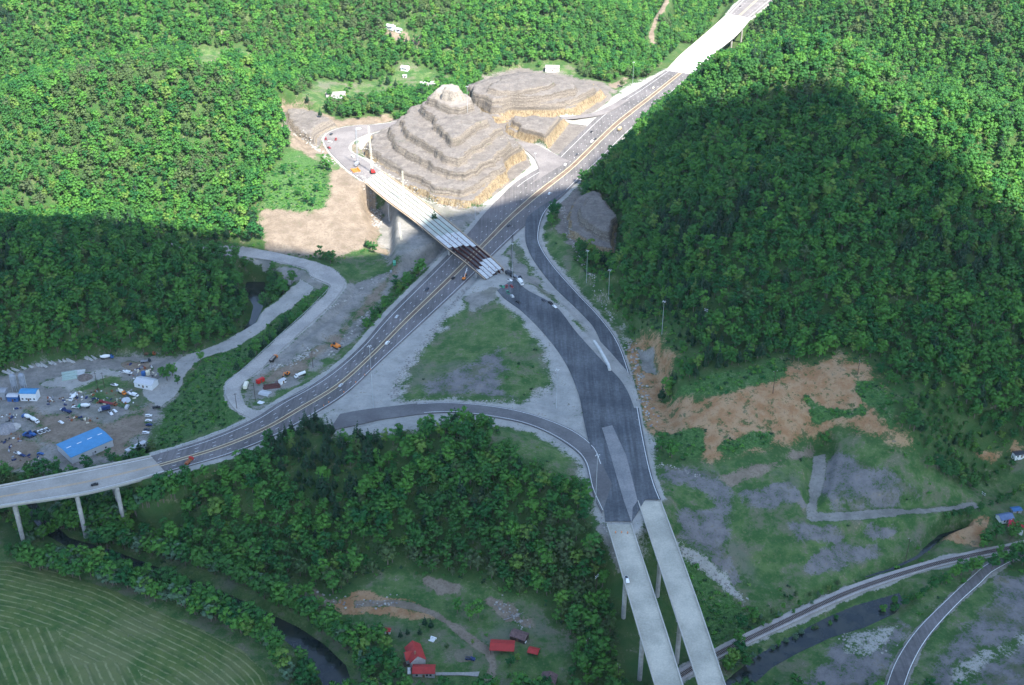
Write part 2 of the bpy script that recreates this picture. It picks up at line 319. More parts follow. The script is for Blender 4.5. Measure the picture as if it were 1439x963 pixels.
PAINTS = [
 # far clearings
 ('grass', [(560,85),(600,100),(640,110),(610,128),(560,130),(470,150),(440,160),(425,130),(450,112),(500,118),(540,110)]),
 ('grass', [(280,70),(350,72),(352,90),(300,95),(275,90)]),('dirt', [(300,84),(348,82),(352,87),(300,92)]),
 ('dirt', [(540,38),(560,42),(590,56),(586,64),(560,56),(540,46)]),
 ('grass', [(760,92),(800,90),(810,104),(770,108)]),
 ('dirt', [(856,118),(880,110),(884,118),(850,130)]),
 # sunlit cut on the left
 ('dirt', [(365,300),(380,285),(430,290),(452,262),(470,235),(440,225),(405,200),(392,150),(400,148),(430,150),(480,168),(560,164),(530,200),(520,235),(530,280),(548,345),(560,352),(520,350),(470,362),(420,362),(375,355),(366,330)]),
 ('grass', [(440,215),(462,218),(482,232),(475,240),(452,233)]),
 ('scrub', [(370,262),(392,222),(420,212),(448,230),(466,262),(452,290),(425,300),(395,292),(376,290)]),
 # cuts and floor around the rock
 ('pale', [(500,200),(520,180),(600,158),(700,150),(840,150),(880,120),(935,98),(972,106),(930,152),(860,215),(800,262),(780,280),(700,330),(640,330),(560,285),(520,245)]),
 ('rock', [(690,168),(740,166),(796,162),(840,150),(865,128),(845,116),(780,102),(731,95),(680,108),(660,125),(664,150)]),
 ('grass', [(695,118),(715,110),(735,112),(730,124),(700,126)]),
 ('gravel', [(640,332),(560,400),(520,450),(470,520),(430,548),(390,565),(352,585),(335,565),(342,535),(400,485),(450,440),(475,415),(490,395),(530,370),(560,352),(600,352),(612,310),(560,285),(620,285),(700,290)]),
 ('dirt', [(412,510),(460,482),(500,440),(540,392),(556,360),(564,362),(550,395),(512,440),(480,476),(430,520),(380,540),(360,540),(380,520)]),
 ('grass', [(480,365),(520,352),(555,372),(520,392),(480,400),(466,380)]),
 ('scrub', [(545,412),(560,405),(552,425),(530,440)]),
 ('grass', [(350,575),(345,560),(372,560),(410,545),(460,502),(500,480),(492,490),(455,525),(395,562)]),
 # strip between the roads
 ('scrub', [(458,404),(466,406),(430,436),(392,470),(345,512),(318,535),(313,555),(330,575),(352,590),(290,615),(205,640),(215,600),(240,560),(262,530),(290,505),(340,488),(380,455),(420,422),(440,408)]),
 ('grass', [(340,590),(352,590),(290,616),(240,632),(240,620),(300,600)]),
 ('gravel', [(384,380),(433,366),(470,392),(440,408),(415,400),(392,390)]),
 ('grass', [(380,370),(427,372),(425,377),(382,376)]),
 # yard
 ('gravel', [(-20,535),(40,515),(150,498),(235,500),(268,505),(240,560),(222,600),(205,636),(120,660),(0,668),(-120,680),(-120,550)]),
 ('dirt', [(40,575),(150,600),(230,560),(262,520),(240,545),(200,575),(215,600),(160,640),(60,620)]),
 ('pale', [(90,530),(150,515),(176,522),(140,545),(100,550),(60,540)]),
 ('dirt', [(165,508),(205,508),(210,520),(170,520)]),
 ('grass', [(100,548),(150,528),(200,535),(240,540),(215,560),(190,575),(150,570),(120,560)]),
 ('dirt', [(-20,620),(30,605),(60,640),(20,665),(-40,670)]),
 ('gravel', [(524,282),(545,275),(600,315),(640,350),(640,372),(612,375),(575,385),(548,365),(528,352),(520,330)]),
 ('dirt', [(508,250),(524,262),(534,300),(532,345),(540,356),(520,352),(505,300)]),
 # interchange
 ('pale', [(640,385),(720,290),(760,262),(800,252),(820,265),(770,300),(766,330),(790,370),(850,440),(885,480),(900,540),(915,600),(935,700),(900,760),(845,760),(835,700),(800,650),(700,600),(480,620),(450,590),(540,500),(600,440)]),
 ('grass', [(700,418),(725,440),(745,470),(765,490),(775,520),(772,545),(755,560),(730,568),(640,562),(568,562),(568,540),(590,500),(625,455),(650,425),(680,412)]),
 ('shale', [(640,520),(700,488),(720,520),(700,545),(730,560),(650,556),(600,556),(590,540)]),
 ('gravel', [(655,412),(700,405),(708,420),(668,440),(650,440)]),
 ('grass', [(706,336),(726,330),(740,366),(760,398),(790,430),(815,460),(822,468),(800,450),(770,420),(740,395),(716,378)]),
 ('gravel', [(716,350),(735,372),(760,402),(775,416),(740,395),(716,384)]),
 ('grass', [(700,600),(740,606),(790,630),(820,655),(800,680),(740,650),(690,630)]),
 ('grass', [(764,318),(790,330),(800,350),(830,400),(850,440),(880,480),(880,500),(860,460),(810,400),(770,355)]),
 ('rock', [(790,270),(815,262),(835,300),(832,350),(800,340),(780,320)]),
 # orange cut beside the ramp
 ('clay', [(876,482),(905,472),(930,480),(945,500),(935,540),(930,565),(980,560),(1010,548),(1060,530),(1105,510),(1155,506),(1218,506),(1232,530),(1238,560),(1262,600),(1292,640),(1240,625),(1180,600),(1130,615),(1060,640),(1000,650),(980,640),(985,610),(930,612),(905,600),(890,540)]),
 ('gravel', [(896,490),(915,495),(925,530),(905,520)]),
 ('scrub', [(985,532),(1040,520),(1100,505),(1108,520),(1060,545),(1000,560),(945,565),(960,545)]),
 ('scrub', [(1135,560),(1180,575),(1215,565),(1225,580),(1190,590),(1150,590)]),
 ('scrub', [(1190,525),(1232,535),(1262,600),(1250,610),(1240,590),(1205,560)]),
 ('scrub', [(925,615),(960,600),(985,600),(980,650),(940,640)]),
 ('scrub', [(1015,630),(1060,605),(1090,610),(1080,630),(1030,645)]),
 # fill slope
 ('grass', [(925,650),(1000,655),(1080,635),(1180,605),(1250,625),(1300,645),(1370,690),(1385,706),(1340,740),(1290,770),(1240,800),(1150,850),(1080,870),(1020,850),(960,780),(925,720)]),
 ('shale', [(1165,640),(1230,650),(1290,680),(1310,705),(1240,712),(1170,712),(1150,690)]),
 ('shale', [(925,652),(1000,665),(1030,680),(1022,740),(1020,785),(1010,780),(1005,720),(1000,690),(925,672)]),
 ('shale', [(1040,690),(1110,680),(1130,705),(1090,720),(1050,710)]),('shale', [(1100,730),(1180,745),(1260,748),(1200,762),(1120,760)]),
 ('shale', [(950,700),(1000,720),(1010,770),(1050,820),(1030,830),(990,790),(955,750)]),('shale', [(1180,755),(1240,770),(1180,800),(1130,800)]),
 ('pale', [(944,765),(1000,795),(1045,838),(1052,848),(1040,845),(990,808),(950,775)]),
 ('scrub', [(930,780),(950,778),(1040,848),(1060,870),(1000,910),(965,860)]),
 ('dirt', [(1020,672),(1080,650),(1150,632),(1080,660),(1030,682)]),
 # right lower flats
 ('grass', [(1300,680),(1439,640),(1560,640),(1560,760),(1340,790),(1290,775),(1380,712)]),
 ('clay', [(1322,745),(1390,728),(1385,750),(1375,770),(1340,772),(1320,762)]),
 ('grass', [(1010,935),(1100,885),(1300,800),(1370,780),(1380,800),(1330,840),(1280,880),(1240,975),(1000,975)]),
 ('clay', [(1368,632),(1425,622),(1430,636),(1375,645)]),
 ('shale', [(1175,900),(1230,880),(1262,870),(1285,880),(1262,925),(1240,975),(1090,975),(1150,940)]),
 ('pale', [(1180,895),(1240,880),(1262,880),(1240,920),(1190,915)]),
 ('shale', [(1295,910),(1340,860),(1400,810),(1560,780),(1560,1000),(1275,975)]),
 ('grass', [(1300,890),(1350,845),(1385,815),(1400,830),(1360,880),(1330,920),(1290,975),(1278,960)]),
 ('pale', [(1340,935),(1400,905),(1460,885),(1460,900),(1400,930),(1330,970)]),
 ('scrub', [(1370,890),(1410,870),(1400,890),(1375,905)]),
 # valley on the left
 ('grass', [(-100,760),(60,760),(260,830),(400,900),(420,975),(-100,975)]),
 ('grass', [(180,760),(300,790),(400,830),(460,850),(560,800),(740,845),(800,900),(800,975),(490,975),(430,880),(300,830)]),
 ('clay', [(470,850),(505,832),(560,838),(600,855),(625,873),(600,872),(560,860),(520,862),(480,860)]),
 ('dirt', [(400,822),(440,826),(470,845),(450,855),(410,835)]),('dirt', [(690,845),(720,850),(745,880),(735,885),(705,870)]),
 ('dirt', [(595,810),(640,825),(620,828),(590,818)]),
 ('gravel', [(845,735),(850,735),(870,800),(850,770),(838,740)]),
]
for row in PAINTS:
    low_ = row[1][0][0] > 920 and row[1][0][1] > 600
    paint(row[1], row[0], .72 if row[0] == 'shale' else .55 if (row[0] == 'pale' and low_ and row[1][0][1] > 850) else 1.0)
# the mown field
HAY = gpoly([(-160,770),(-40,785),(30,792),(90,806),(160,830),(230,862),(300,893),(345,918),(375,945),(392,990),(380,1060),(-160,1060)])
paint_world(HAY, 'hay', soft=2, rag=.3)
for k, g in ((1,5),(0,4),(2,3),(3,4),(4,4)): paint_ribbon(k, 'pale', g)
# strata where the rock was cut
for c in CH: MK[c] *= (1-ROCKM).astype(np.float32)
MK['rock'] += ROCKM.astype(np.float32)
for k in (5, 6, 7): paint_ribbon(k, 'pale', 3)
for k, c, g in ((8,'pale',1.5),(9,'pale',1),(10,'gravel',1.6),(11,'pale',1.2),(12,'gravel',.2),(13,'dirt',.2),(15,'dirt',.2)): paint_ribbon(k, c, g, soft=2.5, rag=.9 if k > 8 else .6)
paint_ribbon(8, 'pale', .5)
# ------------------------------------------------------------------ material helpers
class NB:
    def __init__(s, name):
        s.m = bpy.data.materials.new(name); s.m.use_nodes = True; s.t = s.m.node_tree; s.t.nodes.clear()
        s.out = s.t.nodes.new('ShaderNodeOutputMaterial'); s.b = s.t.nodes.new('ShaderNodeBsdfPrincipled')
        s.t.links.new(s.b.outputs[0], s.out.inputs[0]); s.b.inputs['Specular IOR Level'].default_value = .2
        s.geo = s.t.nodes.new('ShaderNodeNewGeometry')
    def n(s, ty, **kw):
        x = s.t.nodes.new(ty)
        for k, v in kw.items(): setattr(x, k, v)
        return x
    def L(s, a, b): s.t.links.new(a, b)
    def set(s, sock, v):
        if isinstance(v, (int, float, tuple)): sock.default_value = v if not (isinstance(v, tuple) and len(v) == 3 and sock.type == 'RGBA') else (*v, 1)
        else: s.L(v, sock)
    def noise(s, scale, detail=4, rough=.6, vec=None, dist=0):
        x = s.n('ShaderNodeTexNoise'); x.inputs['Scale'].default_value = scale; x.inputs['Detail'].default_value = detail
        x.inputs['Roughness'].default_value = rough; x.inputs['Distortion'].default_value = dist
        s.L(vec if vec is not None else s.geo.outputs['Position'], x.inputs['Vector']); return x.outputs['Fac']
    def math(s, op, a, b=0.0, c=0.0, clamp=False):
        x = s.n('ShaderNodeMath', operation=op); x.use_clamp = clamp
        s.set(x.inputs[0], a); s.set(x.inputs[1], b)
        if op in ('MULTIPLY_ADD',): s.set(x.inputs[2], c)
        return x.outputs[0]
    def ramp(s, v, a, b, c0=0.0, c1=1.0):
        x = s.n('ShaderNodeMapRange', interpolation_type='SMOOTHSTEP'); s.set(x.inputs[0], v)
        for i, q in enumerate((a, b, c0, c1)): s.set(x.inputs[1+i], q)
        return x.outputs[0]
    def mix(s, f, a, b, mode='MIX'):
        x = s.n('ShaderNodeMix', data_type='RGBA', blend_type=mode); s.set(x.inputs[0], f); s.set(x.inputs[6], a); s.set(x.inputs[7], b); return x.outputs[2]
    def attr(s, name, ty='GEOMETRY'):
        x = s.n('ShaderNodeAttribute'); x.attribute_name = name; x.attribute_type = ty; return x.outputs['Fac']
    def mapped(s, scale):
        x = s.n('ShaderNodeVectorMath', operation='MULTIPLY'); s.L(s.geo.outputs['Position'], x.inputs[0]); x.inputs[1].default_value = scale; return x.outputs[0]
    def done(s, col, rough=.8, bump=None, bd=1.0):
        s.set(s.b.inputs['Base Color'], col); s.set(s.b.inputs['Roughness'], rough)
        if bump is not None:
            x = s.n('ShaderNodeBump'); x.inputs['Distance'].default_value = bd; s.L(bump, x.inputs['Height']); s.L(x.outputs[0], s.b.inputs['Normal'])
        return s.m
_mc = {}
def mat(name, c, rough=.6, var=.15, scale=.6, metal=0.0):
    """a plain painted, worn surface"""
    if name in _mc: return _mc[name]
    n = NB(name); k = n.noise(scale, 5, .65)
    f = n.ramp(k, .3, .7, 1-var, 1+var); cc = n.mix(1.0, c, (1, 1, 1), 'MULTIPLY')
    x = n.n('ShaderNodeVectorMath', operation='SCALE'); n.L(cc, x.inputs[0]); n.L(f, x.inputs['Scale'])
    n.b.inputs['Metallic'].default_value = metal
    _mc[name] = n.done(x.outputs[0], rough); return _mc[name]
def surface(name, c0, c1, s=.08, fine=1.2, fa=.25, rough=.85, streak=None, bd=.0):
    """two tones in patches and fine grain"""
    n = NB(name); a = n.ramp(n.noise(s, 5, .6), .35, .65); g = n.noise(fine, 3, .7)
    c = n.mix(a, c0, c1); f = n.ramp(g, .2, .8, 1-fa, 1+fa)
    x = n.n('ShaderNodeVectorMath', operation='SCALE'); n.L(c, x.inputs[0]); n.L(f, x.inputs['Scale']); c = x.outputs[0]
    return n.done(c, rough, g if bd else None, bd)
ASPH = surface('asphalt', (.115,.108,.105), (.165,.152,.148), .03, .5, .16)
ASPH_NEW = surface('new_asphalt', (.068,.075,.084), (.118,.125,.132), .03, .5, .25)
def road_streaks(m, amt, ax=(.6, .03, .03), rot=0):
    t = m.node_tree; b = [n for n in t.nodes if n.type == 'BSDF_PRINCIPLED'][0]; src = b.inputs['Base Color'].links[0].from_socket
    geo = t.nodes.new('ShaderNodeNewGeometry'); mp = t.nodes.new('ShaderNodeMapping'); mp.inputs['Rotation'].default_value = (0, 0, rot); mp.inputs['Scale'].default_value = ax
    nz = t.nodes.new('ShaderNodeTexNoise'); nz.inputs['Scale'].default_value = 1; nz.inputs['Detail'].default_value = 5; nz.inputs['Roughness'].default_value = .7; mr = t.nodes.new('ShaderNodeMapRange')
    for i, q in enumerate((.35, .65, 1-amt, 1+amt)): mr.inputs[1+i].default_value = q
    sc_ = t.nodes.new('ShaderNodeVectorMath'); sc_.operation = 'SCALE'
    t.links.new(geo.outputs['Position'], mp.inputs[0]); t.links.new(mp.outputs[0], nz.inputs['Vector']); t.links.new(nz.outputs['Fac'], mr.inputs[0]); t.links.new(src, sc_.inputs[0]); t.links.new(mr.outputs[0], sc_.inputs['Scale']); t.links.new(sc_.outputs[0], b.inputs['Base Color'])
    return m
road_streaks(ASPH, .22, (.5, .012, .03), R(38)); road_streaks(ASPH_NEW, .28, (.32, .014, .03), R(-14))
ASPH_OLD = surface('worn_asphalt', (.17,.155,.15), (.23,.21,.2), .05, .8, .2)
GRAVR = surface('gravel_road', (.30,.285,.26), (.40,.37,.33), .06, .9, .2)
DIRTR = surface('dirt_road', (.26,.19,.13), (.36,.29,.21), .08, .9, .3)
CONC = surface('concrete', (.40,.38,.34), (.50,.47,.42), .05, .7, .12)
CONC_D = surface('stained_concrete', (.30,.29,.27), (.42,.40,.37), .08, .5, .2)
WHITE_L = mat('white_road_paint', (.75,.74,.7), .6, .2, 1.5)
YEL_L = mat('cream_road_paint', (.72,.60,.36), .6, .2, 1.5)
MEDB = surface('median_paving', (.15,.10,.07), (.20,.15,.11), .08, .6, .2)
RUST = mat('rust_steel', (.10,.035,.028), .7, .3, .8)
FORMS = surface('deck_forms', (.36,.38,.32), (.44,.43,.36), .08, .5, .15)
STEEL = mat('galvanised_steel', (.45,.47,.48), .4, .1, .5)
DARKW = mat('dark_wood', (.07,.05,.04), .8, .3, 2)
BARK = mat('bark', (.16,.13,.10), .9, .3, 3)

def mesh_obj(name, V, F, m, parent=None, smooth=False):
    me = bpy.data.meshes.new(name); me.from_pydata([tuple(v) for v in V], [], [tuple(f) for f in F]); me.update()
    if smooth: me.polygons.foreach_set('use_smooth', [True]*len(me.polygons))
    o = bpy.data.objects.new(name, me); COL.objects.link(o)
    if m: me.materials.append(m)
    if parent: o.parent = parent
    return o
def tag(o, label=None, cat=None, group=None, kind=None):
    if label: o['label'] = label
    if cat: o['category'] = cat
    if group: o['group'] = group
    if kind: o['kind'] = kind
    return o
def struct(o, label, cat=None):
    o['kind'] = 'structure'; o['label'] = label
    o['category'] = cat or o.name.split('.')[0].replace('_', ' '); return o

# ------------------------------------------------------------------ the ground sheet
def build_ground():
    nj, ni = XX.shape; V = np.stack([XX, YY, ZZ], -1).reshape(-1, 3).astype(np.float32)
    j, i = np.meshgrid(np.arange(nj-1), np.arange(ni-1), indexing='ij'); a = (j*ni+i).ravel()
    F = np.stack([a, a+1, a+ni+1, a+ni], -1).astype(np.int32)
    me = bpy.data.meshes.new('ground'); me.vertices.add(len(V)); me.vertices.foreach_set('co', V.ravel())
    me.loops.add(F.size); me.loops.foreach_set('vertex_index', F.ravel()); me.polygons.add(len(F))
    me.polygons.foreach_set('loop_start', np.arange(0, F.size, 4, dtype=np.int32)); me.polygons.foreach_set('loop_total', np.full(len(F), 4, np.int32))
    me.update(); me.polygons.foreach_set('use_smooth', np.ones(len(F), bool))
    for c in CH:
        at = me.attributes.new(c, 'FLOAT', 'POINT'); at.data.foreach_set('value', MK[c].ravel())
    q = np.array(HAY); wj, wi = window(q[:, 0].min()-5, q[:, 0].max()+5, q[:, 1].min()-5, q[:, 1].max()+5)
    hd = np.zeros(XX.shape, np.float32); hd[wj, wi] = hay_dist(XX[wj, wi], YY[wj, wi])
    at = me.attributes.new('rowdist', 'FLOAT', 'POINT'); at.data.foreach_set('value', hd.ravel())
    o = bpy.data.objects.new('ground', me); COL.objects.link(o)
    n = NB('ground_cover')
    big = n.noise(.018, 5, .6); mid = n.noise(.09, 5, .65); fine = n.noise(.55, 4, .7); vf = n.noise(2.2, 2, .6)
    floor = n.mix(n.ramp(mid, .35, .65), (.045,.11,.028), (.08,.13,.04))
    grass = n.mix(n.ramp(mid, .38, .62), (.045,.12,.03), (.12,.19,.06)); grass = n.mix(n.ramp(fine, .5, .72, 0, .6), grass, (.20,.20,.10))
    grass = n.mix(n.ramp(big, .52, .66, 0, .65), grass, (.20,.18,.15))
    grass = n.mix(n.ramp(n.noise(.045, 7, .78), .50, .60, 0, .65), grass, (.155,.14,.105)); grass = n.mix(n.ramp(n.noise(.2, 5, .8), .56, .66, 0, .6), grass, (.03,.085,.025))
    gravel = n.mix(n.ramp(mid, .35, .65), (.22,.21,.185), (.33,.31,.275)); gravel = n.mix(n.ramp(fine, .45, .75, 0, .5), gravel, (.13,.12,.12))
    gravel = n.mix(n.ramp(big, .55, .65, 0, .35), gravel, (.12,.13,.07))
    dirt = n.mix(n.ramp(mid, .35, .65), (.21,.165,.12), (.30,.24,.18)); dirt = n.mix(n.ramp(fine, .45, .68, 0, .7), dirt, (.17,.13,.095))
    clay = n.mix(n.ramp(mid, .36, .62), (.36,.185,.085), (.44,.28,.155)); clay = n.mix(n.ramp(fine, .52, .7, 0, .5), clay, (.20,.12,.07)); clay = n.mix(n.ramp(n.noise(.13, 7, .8), .53, .60, 0, .85), clay, (.05,.10,.03))
    pale = n.mix(n.ramp(mid, .35, .65), (.34,.33,.30), (.44,.42,.38)); pale = n.mix(n.ramp(fine, .5, .8, 0, .4), pale, (.30,.27,.24))
    scrub = n.mix(n.ramp(fine, .35, .65), (.035,.10,.025), (.09,.19,.05))
    shale = n.mix(n.ramp(mid, .35, .65), (.15,.14,.145), (.23,.215,.21)); shale = n.mix(n.ramp(fine, .5, .75, 0, .6), shale, (.08,.085,.075)); shale = n.mix(n.ramp(n.noise(.05, 6, .75), .52, .62, 0, .7), shale, (.10,.12,.05))
    # mown rows
    rd = n.attr('rowdist'); wob = n.math('MULTIPLY_ADD', mid, 2.2, rd); st = n.math('SINE', n.math('MULTIPLY', wob, 2*math.pi/3.9))
    wv2 = n.math('SINE', n.math('MULTIPLY', n.math('MULTIPLY_ADD', n.noise(.05, 3, .5), 6.0, rd), 2*math.pi/11.5))
    stn = n.math('MULTIPLY', n.ramp(st, .55, .95), n.ramp(n.noise(.16, 5, .75), .36, .56)); 
    hay = n.mix(n.ramp(mid, .35, .65), (.062,.125,.028), (.13,.17,.048)); hay = n.mix(n.ramp(big, .48, .6, 0, .6), hay, (.19,.20,.085))
    hay = n.mix(n.math('MULTIPLY', stn, .6), hay, (.34,.34,.17)); hay = n.mix(n.ramp(wv2, .7, .95, 0, .25), hay, (.03,.06,.02))
    # rock: beds by height, weathered shelves where it lies flat
    sep = n.n('ShaderNodeSeparateXYZ'); n.L(n.geo.outputs['Position'], sep.inputs[0])
    nz = n.n('ShaderNodeSeparateXYZ'); n.L(n.geo.outputs['True Normal'], nz.inputs[0])
    zz = n.math('MULTIPLY_ADD', n.noise(.03, 4, .6), 5.0, sep.outputs[2])
    band = n.noise(1.0, 3, .7, vec=n.n_comb(zz) if hasattr(n, 'n_comb') else None) if False else None
    cmb = n.n('ShaderNodeCombineXYZ'); n.L(n.math('MULTIPLY', zz, .55), cmb.inputs[2]); n.L(n.math('MULTIPLY', sep.outputs[0], .012), cmb.inputs[0])
    band = n.noise(1.0, 4, .75, vec=cmb.outputs[0])
    cut = n.mix(n.ramp(band, .38, .62), (.145,.125,.105), (.31,.265,.215)); cut = n.mix(n.ramp(band, .60, .68, 0, .7), cut, (.10,.09,.085)); cmb2 = n.n('ShaderNodeCombineXYZ'); n.L(n.math('MULTIPLY', zz, 1.6), cmb2.inputs[2]); n.L(n.math('MULTIPLY', sep.outputs[1], .03), cmb2.inputs[1]); thin = n.noise(1.0, 3, .8, vec=cmb2.outputs[0]); cut = n.mix(n.ramp(thin, .55, .66, 0, .75), cut, (.075,.068,.062))
    low = n.ramp(sep.outputs[2], 8.0, 10.5, 1, 0); dr = n.noise(1.0, 4, .8, vec=n.mapped((.45, .45, .05))); cut = n.mix(n.math('MULTIPLY', low, .85), cut, n.mix(n.ramp(dr, .38, .6), (.25,.17,.085), (.46,.36,.21)))
    top = n.ramp(sep.outputs[2], 45, 51, 0, 1); cut = n.mix(n.math('MULTIPLY', top, .6), cut, (.50,.44,.37))
    cut = n.mix(n.ramp(n.noise(.8, 6, .85), .48, .62, 0, .75), cut, (.085,.07,.058)); cut = n.mix(n.ramp(n.noise(.5, 5, .8, dist=1.5), .56, .64, 0, .7), cut, (.42,.36,.28))
    shelf = n.mix(n.ramp(mid, .35, .65), (.205,.18,.16), (.27,.24,.21)); shelf = n.mix(n.ramp(fine, .46, .66, 0, .7), shelf, (.14,.125,.11)); shelf = n.mix(n.ramp(n.noise(.16, 7, .8), .54, .62, 0, .6), shelf, (.33,.30,.26)); shelf = n.mix(n.ramp(n.noise(.07, 6, .75), .56, .64, 0, .5), shelf, (.12,.105,.095))
    shelf = n.mix(n.math('MULTIPLY', top, .55), shelf, (.52,.46,.39))
    shelf = n.mix(n.math('MULTIPLY', n.ramp(thin, .5, .7), .35), shelf, (.16,.14,.125)); rock = n.mix(n.ramp(n.math('MULTIPLY_ADD', n.math('SUBTRACT', fine, .5), .25, nz.outputs[2]), .80, .93), cut, shelf)
    col = floor
    for ch, c in (('scrub', scrub), ('grass', grass), ('gravel', gravel), ('shale', shale), ('pale', pale), ('dirt', dirt), ('clay', clay), ('hay', hay), ('rock', rock)):
        f = n.math('MULTIPLY_ADD', n.math('SUBTRACT', fine, .5), 1.7, n.math('MULTIPLY_ADD', n.math('SUBTRACT', mid, .5), 1.6, n.attr(ch))); col = n.mix(n.ramp(n.math('MULTIPLY_ADD', n.math('SUBTRACT', vf, .5), .5, f), .30, .70), col, c)
    rr = n.noise(.33, 6, .8); b = n.math('MULTIPLY_ADD', n.math('MULTIPLY', rr, n.attr('rock')), 2.2, n.math('MULTIPLY_ADD', vf, .35, fine))
    me.materials.append(n.done(col, .92, b, .9))
    struct(o, 'hilly ground of grass, gravel and bare earth under the interchange', 'ground')
def hay_dist(X, Y):
    line = HAY[:10]; d2 = np.full(X.shape, 1e18)
    for k in range(len(line)-1):
        ax, ay = line[k][:2]; bx, by = line[k+1][:2]; ex, ey = bx-ax, by-ay; t = np.clip(((X-ax)*ex+(Y-ay)*ey)/(ex*ex+ey*ey), 0, 1)
        d2 = np.minimum(d2, (X-ax-t*ex)**2+(Y-ay-t*ey)**2)
    d = np.sqrt(d2)+fbm(X, Y, 60, 2)*3; a = P(150, 860, -32); b = P(205, 965, -32); e = (b-a)[:2]; e = e/np.linalg.norm(e)
    lin = (X-a[0])*e[1]-(Y-a[1])*e[0]; return np.where((d > 46+fbm(X, Y, 30, 3)*26) & (X < P(215, 900, -32)[0]+fbm(X+9, Y, 25, 2)*20), lin*.8+500, d)
build_ground()

# ------------------------------------------------------------------ roads
def strip(name, Lw, Rw, m, lift=0.0, nx=4, side=.5, label=None, parent=None, kind=True):
    n = len(Lw); V = []; F = []
    for k in range(n):
        for q in range(nx+1): p = Lw[k]+(Rw[k]-Lw[k])*q/nx; V.append((p[0], p[1], p[2]+lift))
    for k in range(n-1):
        for q in range(nx): a = k*(nx+1)+q; F.append((a, a+1, a+nx+2, a+nx+1))
    if side:
        for q, ss in ((0, 1), (nx, -1)):
            b = len(V)
            for k in range(n): p = V[k*(nx+1)+q]; V.append((p[0], p[1], p[2]-side))
            for k in range(n-1):
                a = k*(nx+1)+q; f = (a, a+nx+1, b+k+1, b+k); F.append(f if ss > 0 else f[::-1])
    o = mesh_obj(name, V, F, m, parent)
    if kind: struct(o, label or name, 'road')
    return o
def frac_line(k, fr, wid, lift, dash=None, t0=0.0, t1=1.0, phase=0):
    """verts/faces of a painted line along ribbon k at a fraction of its width"""
    Lw, Rw = RB[k]; C = Lw+(Rw-Lw)*fr; n = len(C); a0, a1 = int(t0*(n-1)), int(t1*(n-1)); C = C[a0:a1+1]
    s = np.concatenate([[0], np.cumsum(np.linalg.norm(np.diff(C, axis=0), axis=1))])
    segs = []
    if dash:
        u = phase
        while u < s[-1]: segs.append((u, min(u+dash[0], s[-1]))); u += dash[0]+dash[1]
    else:
        m = max(int(s[-1]/6), 2); e = np.linspace(0, s[-1], m+1); segs = [tuple(e)]
    V = []; F = []
    for sg in segs:
        pts = [np.array([np.interp(u, s, C[:, d]) for d in range(3)]) for u in sg]; b = len(V)
        for i, p in enumerate(pts):
            t = pts[min(i+1, len(pts)-1)]-pts[max(i-1, 0)]; t = t/(np.linalg.norm(t[:2])+1e-9); nrm = np.array([-t[1], t[0], 0])*wid/2
            V += [p+nrm+(0, 0, lift), p-nrm+(0, 0, lift)]
        for i in range(len(pts)-1): F.append((b+2*i, b+2*i+2, b+2*i+3, b+2*i+1))
    return V, F
def lines(name, specs, m, label):
    V = []; F = []
    for s in specs:
        v, f = frac_line(*s[0], **s[1]) if isinstance(s[0], tuple) else frac_line(*s)
        b = len(V); V += v; F += [tuple(i+b for i in q) for q in f]
    struct(mesh_obj(name, V, F, m), label, 'road marking')
strip('road', *RB[0], ASPH_OLD, .0, label='sunlit highway beyond the far bridge')
strip('road', *RB[1], ASPH, .0, nx=6, label='main highway running diagonally through the interchange')
strip('road', *RB[4], ASPH_NEW, .06, label='dark ramp curving down the foot of the big wooded hill')
strip('road', *RB[3], ASPH_NEW, .12, label='new black carriageway between the overpass and the twin bridges')
strip('road', *RB[2], surface('ramp_asphalt', (.12,.115,.115), (.17,.165,.16), .04, .6, .15), .18, label='ramp below the grassy triangle')
strip('road', *RB[5], ASPH_OLD, .05, label='unfinished road bending round the terraced rock')
strip('road', *RB[6], ASPH_OLD, .10, label='short ramp from the highway behind the terraced rock')
strip('road', *RB[7], ASPH_OLD, .10, label='narrow ramp between the two lesser terraced rocks and highway')
strip('road', *RB[8], GRAVR, .12, label='pale old road looping back from the highway')
strip('road', *RB[10], ASPH, .05, label='asphalt lane in the lower right corner')
strip('path', *RB[14], GRAVR, .10, label='concrete drive to the red roofed garage')
# gore of paved light ground between the twin carriageways
gq = [(836,574),(849,572),(866,610),(880,640),(889,675),(896,704),(889,714),(888,736),(877,705),(866,668),(858,640),(848,608)]
gp = [P(a, b, 2.3) for a, b in gq]; gp = [(p[0], p[1], 2.32) for p in gp]
struct(mesh_obj('pavement', gp, [tuple(range(len(gp)))[::-1]], surface('gore_paving', (.20,.20,.20), (.27,.26,.25), .06, .8, .2)), 'pale paved wedge between the two dark carriageways', 'pavement')
mw = [((1, f, w_, .035), dict(dash=d, phase=p)) for f, w_, d, p in ((.27,.28,(2.6,9.6),0),(.42,.28,(2.6,9.6),3),(.78,.28,(2.6,9.6),1))]
mw += [((1, .115, .34, .035), dict(t0=0, t1=.33)), ((1, .115, .34, .035), dict(t0=.52, t1=.97)), ((1, .955, .34, .035), dict(t0=0, t1=.42)), ((1, .955, .34, .035), dict(t0=.46, t1=1.0)),
       ((4, .93, .4, .095), dict(t0=.1, t1=1.0)), ((2, .06, .35, .215), dict(t0=.3, t1=.9)), ((2, .9, .35, .215), dict(t0=.3, t1=1.0)),
       ((0, .1, .5, .035), {}), ((0, .9, .5, .035), {}), ((0, .25, .4, .035), dict(dash=(3, 9.2))), ((0, .75, .4, .035), dict(dash=(3, 9.2))),
       ((10, .05, .4, .09), {}), ((10, .95, .3, .09), {})]
lines('road_markings', mw, WHITE_L, 'white edge lines and lane dashes')
